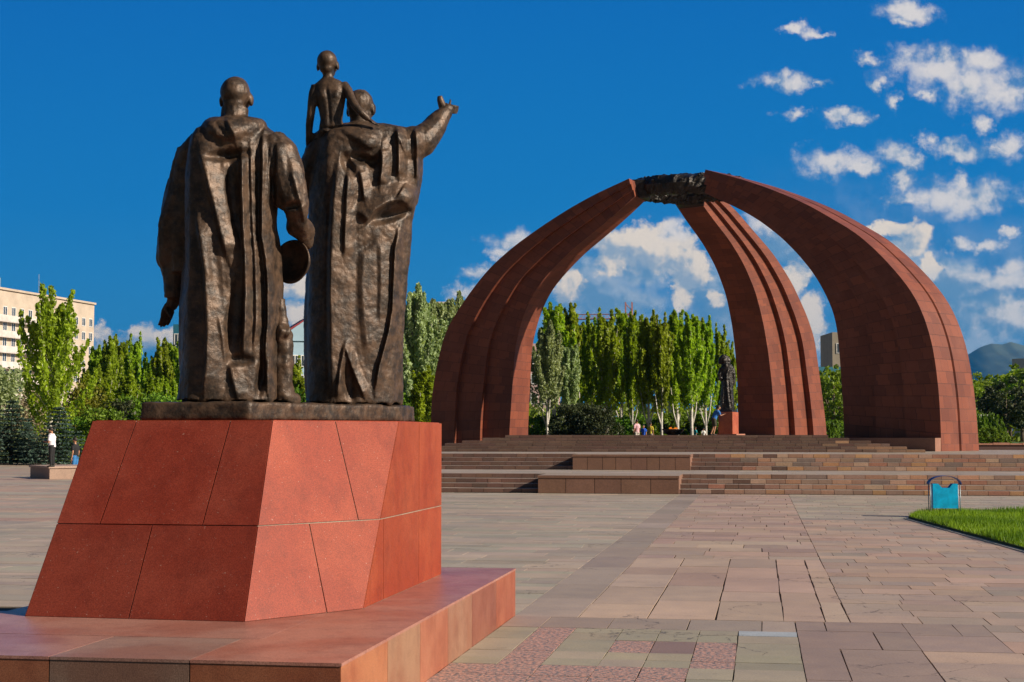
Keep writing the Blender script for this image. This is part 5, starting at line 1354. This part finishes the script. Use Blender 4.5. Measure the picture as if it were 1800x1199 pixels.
# tower crane behind the poplars
M['crane'] = mat('faded_red_steel', (.36, .16, .15), .7)
cr_ = empty('tower_crane', tuple(atx(1106, 260, 0))); tag(cr_, 'faded red lattice tower crane rising behind the poplar row', 'crane')
m = MB(); hc_ = (765 - 531) / F * 260 + 1.7; w_ = .55
for sx in (-1, 1):
    for sy in (-1, 1): m.tube([(sx * w_, sy * w_, 0), (sx * w_, sy * w_, hc_)], .11, 4)
z = 0; s_ = 1
while z < hc_ - 1.2:
    for sy in (-1, 1): m.tube([(-w_ * s_, sy * w_, z), (w_ * s_, sy * w_, z + 1.2)], .07, 4); m.tube([(sy * w_, -w_ * s_, z), (sy * w_, w_ * s_, z + 1.2)], .07, 4)
    z += 1.2; s_ = -s_
m.build('mast', M['crane'], cr_)
m = MB(); zj = (765 - 560) / F * 260 + 1.7
for dz_, dy in ((0, -.4), (0, .4), (.8, 0)): m.tube([(-9.2, dy, zj + dz_), (.6, dy, zj + dz_)], .08, 4)
x = -9.2
while x < 0: m.tube([(x, -.4, zj), (x + .5, 0, zj + .8), (x + 1, -.4, zj)], .05, 4); x += 1
m.build('jib', M['crane'], cr_)
m = MB(); m.box(.4, -.7, 13.6, 1.7, .7, 16.0); m.build('cab', mat('cab_red', (.5, .12, .12), .6), cr_)

# mountains, far right: a real range of ridges nine kilometres off
def mrange(name, crest, D, matl):
    xs = np.arange(1480, 2080, 4); ys = np.interp(xs, [c[0] for c in crest], [c[1] for c in crest]); nd = 60
    V_ = []
    for px, py in zip(xs, ys):
        hz = (765.5 - py) / F * D
        for j in range(nd):
            t = j / (nd - 1); Dj = D - t * 3800; X = (px - 900) / F * D * (1 - .08 * t)
            q = Vector((X * .0011, t * 3.2, 3.1)); n = mnoise.ridged_multi_fractal(q, 1.0, 2.1, 6, 1.0, 2.0)
            fade = (1 - t) ** 1.25
            z = hz * fade * (1 - .30 * t ** .5 * n * .8) + hz * .035 * mnoise.fractal(Vector((X * .006, t * 14, 1)), 1, 2, 5) * min(1, .35 + t * 6)
            p = toW(X, Dj, max(z, 0) - 3); V_.append(p)
    n = len(xs); Fc = [(i * nd + j, i * nd + j + 1, (i + 1) * nd + j + 1, (i + 1) * nd + j) for i in range(n - 1) for j in range(nd - 1)]
    o = mesh_np(name, V_, np.array(Fc), matl, smooth=True); tag(o, kind='structure')
mrange('mountains', [(1480,720),(1560,690),(1620,665),(1660,655),(1700,624),(1722,611),(1745,603),(1762,605),(1778,600),(1800,606),(1830,618),(1870,640),(1930,650),(2000,690),(2080,715)], 9000, mat('mountain_slope', (.07, .09, .06), .95, var=.3, vscale=.004))
# the air itself
hm = bpy.data.materials.new('air'); hm.use_nodes = True; t = NT(hm.node_tree); t.n.clear()
o_ = t.new('ShaderNodeOutputMaterial'); pv_ = t.new('ShaderNodeVolumePrincipled'); t.l.new(pv_.outputs[0], o_.inputs['Volume'])
pv_.inputs['Color'].default_value = (.05, .42, .95, 1); pv_.inputs['Density'].default_value = 5.5e-5; pv_.inputs['Anisotropy'].default_value = .3
m = MB(); m.box(-8800, -55, -60, 8800, 11800, 720); hz = m.build('haze', hm); tag(hz, 'thin blue haze that softens the far mountains', 'haze', kind='stuff')
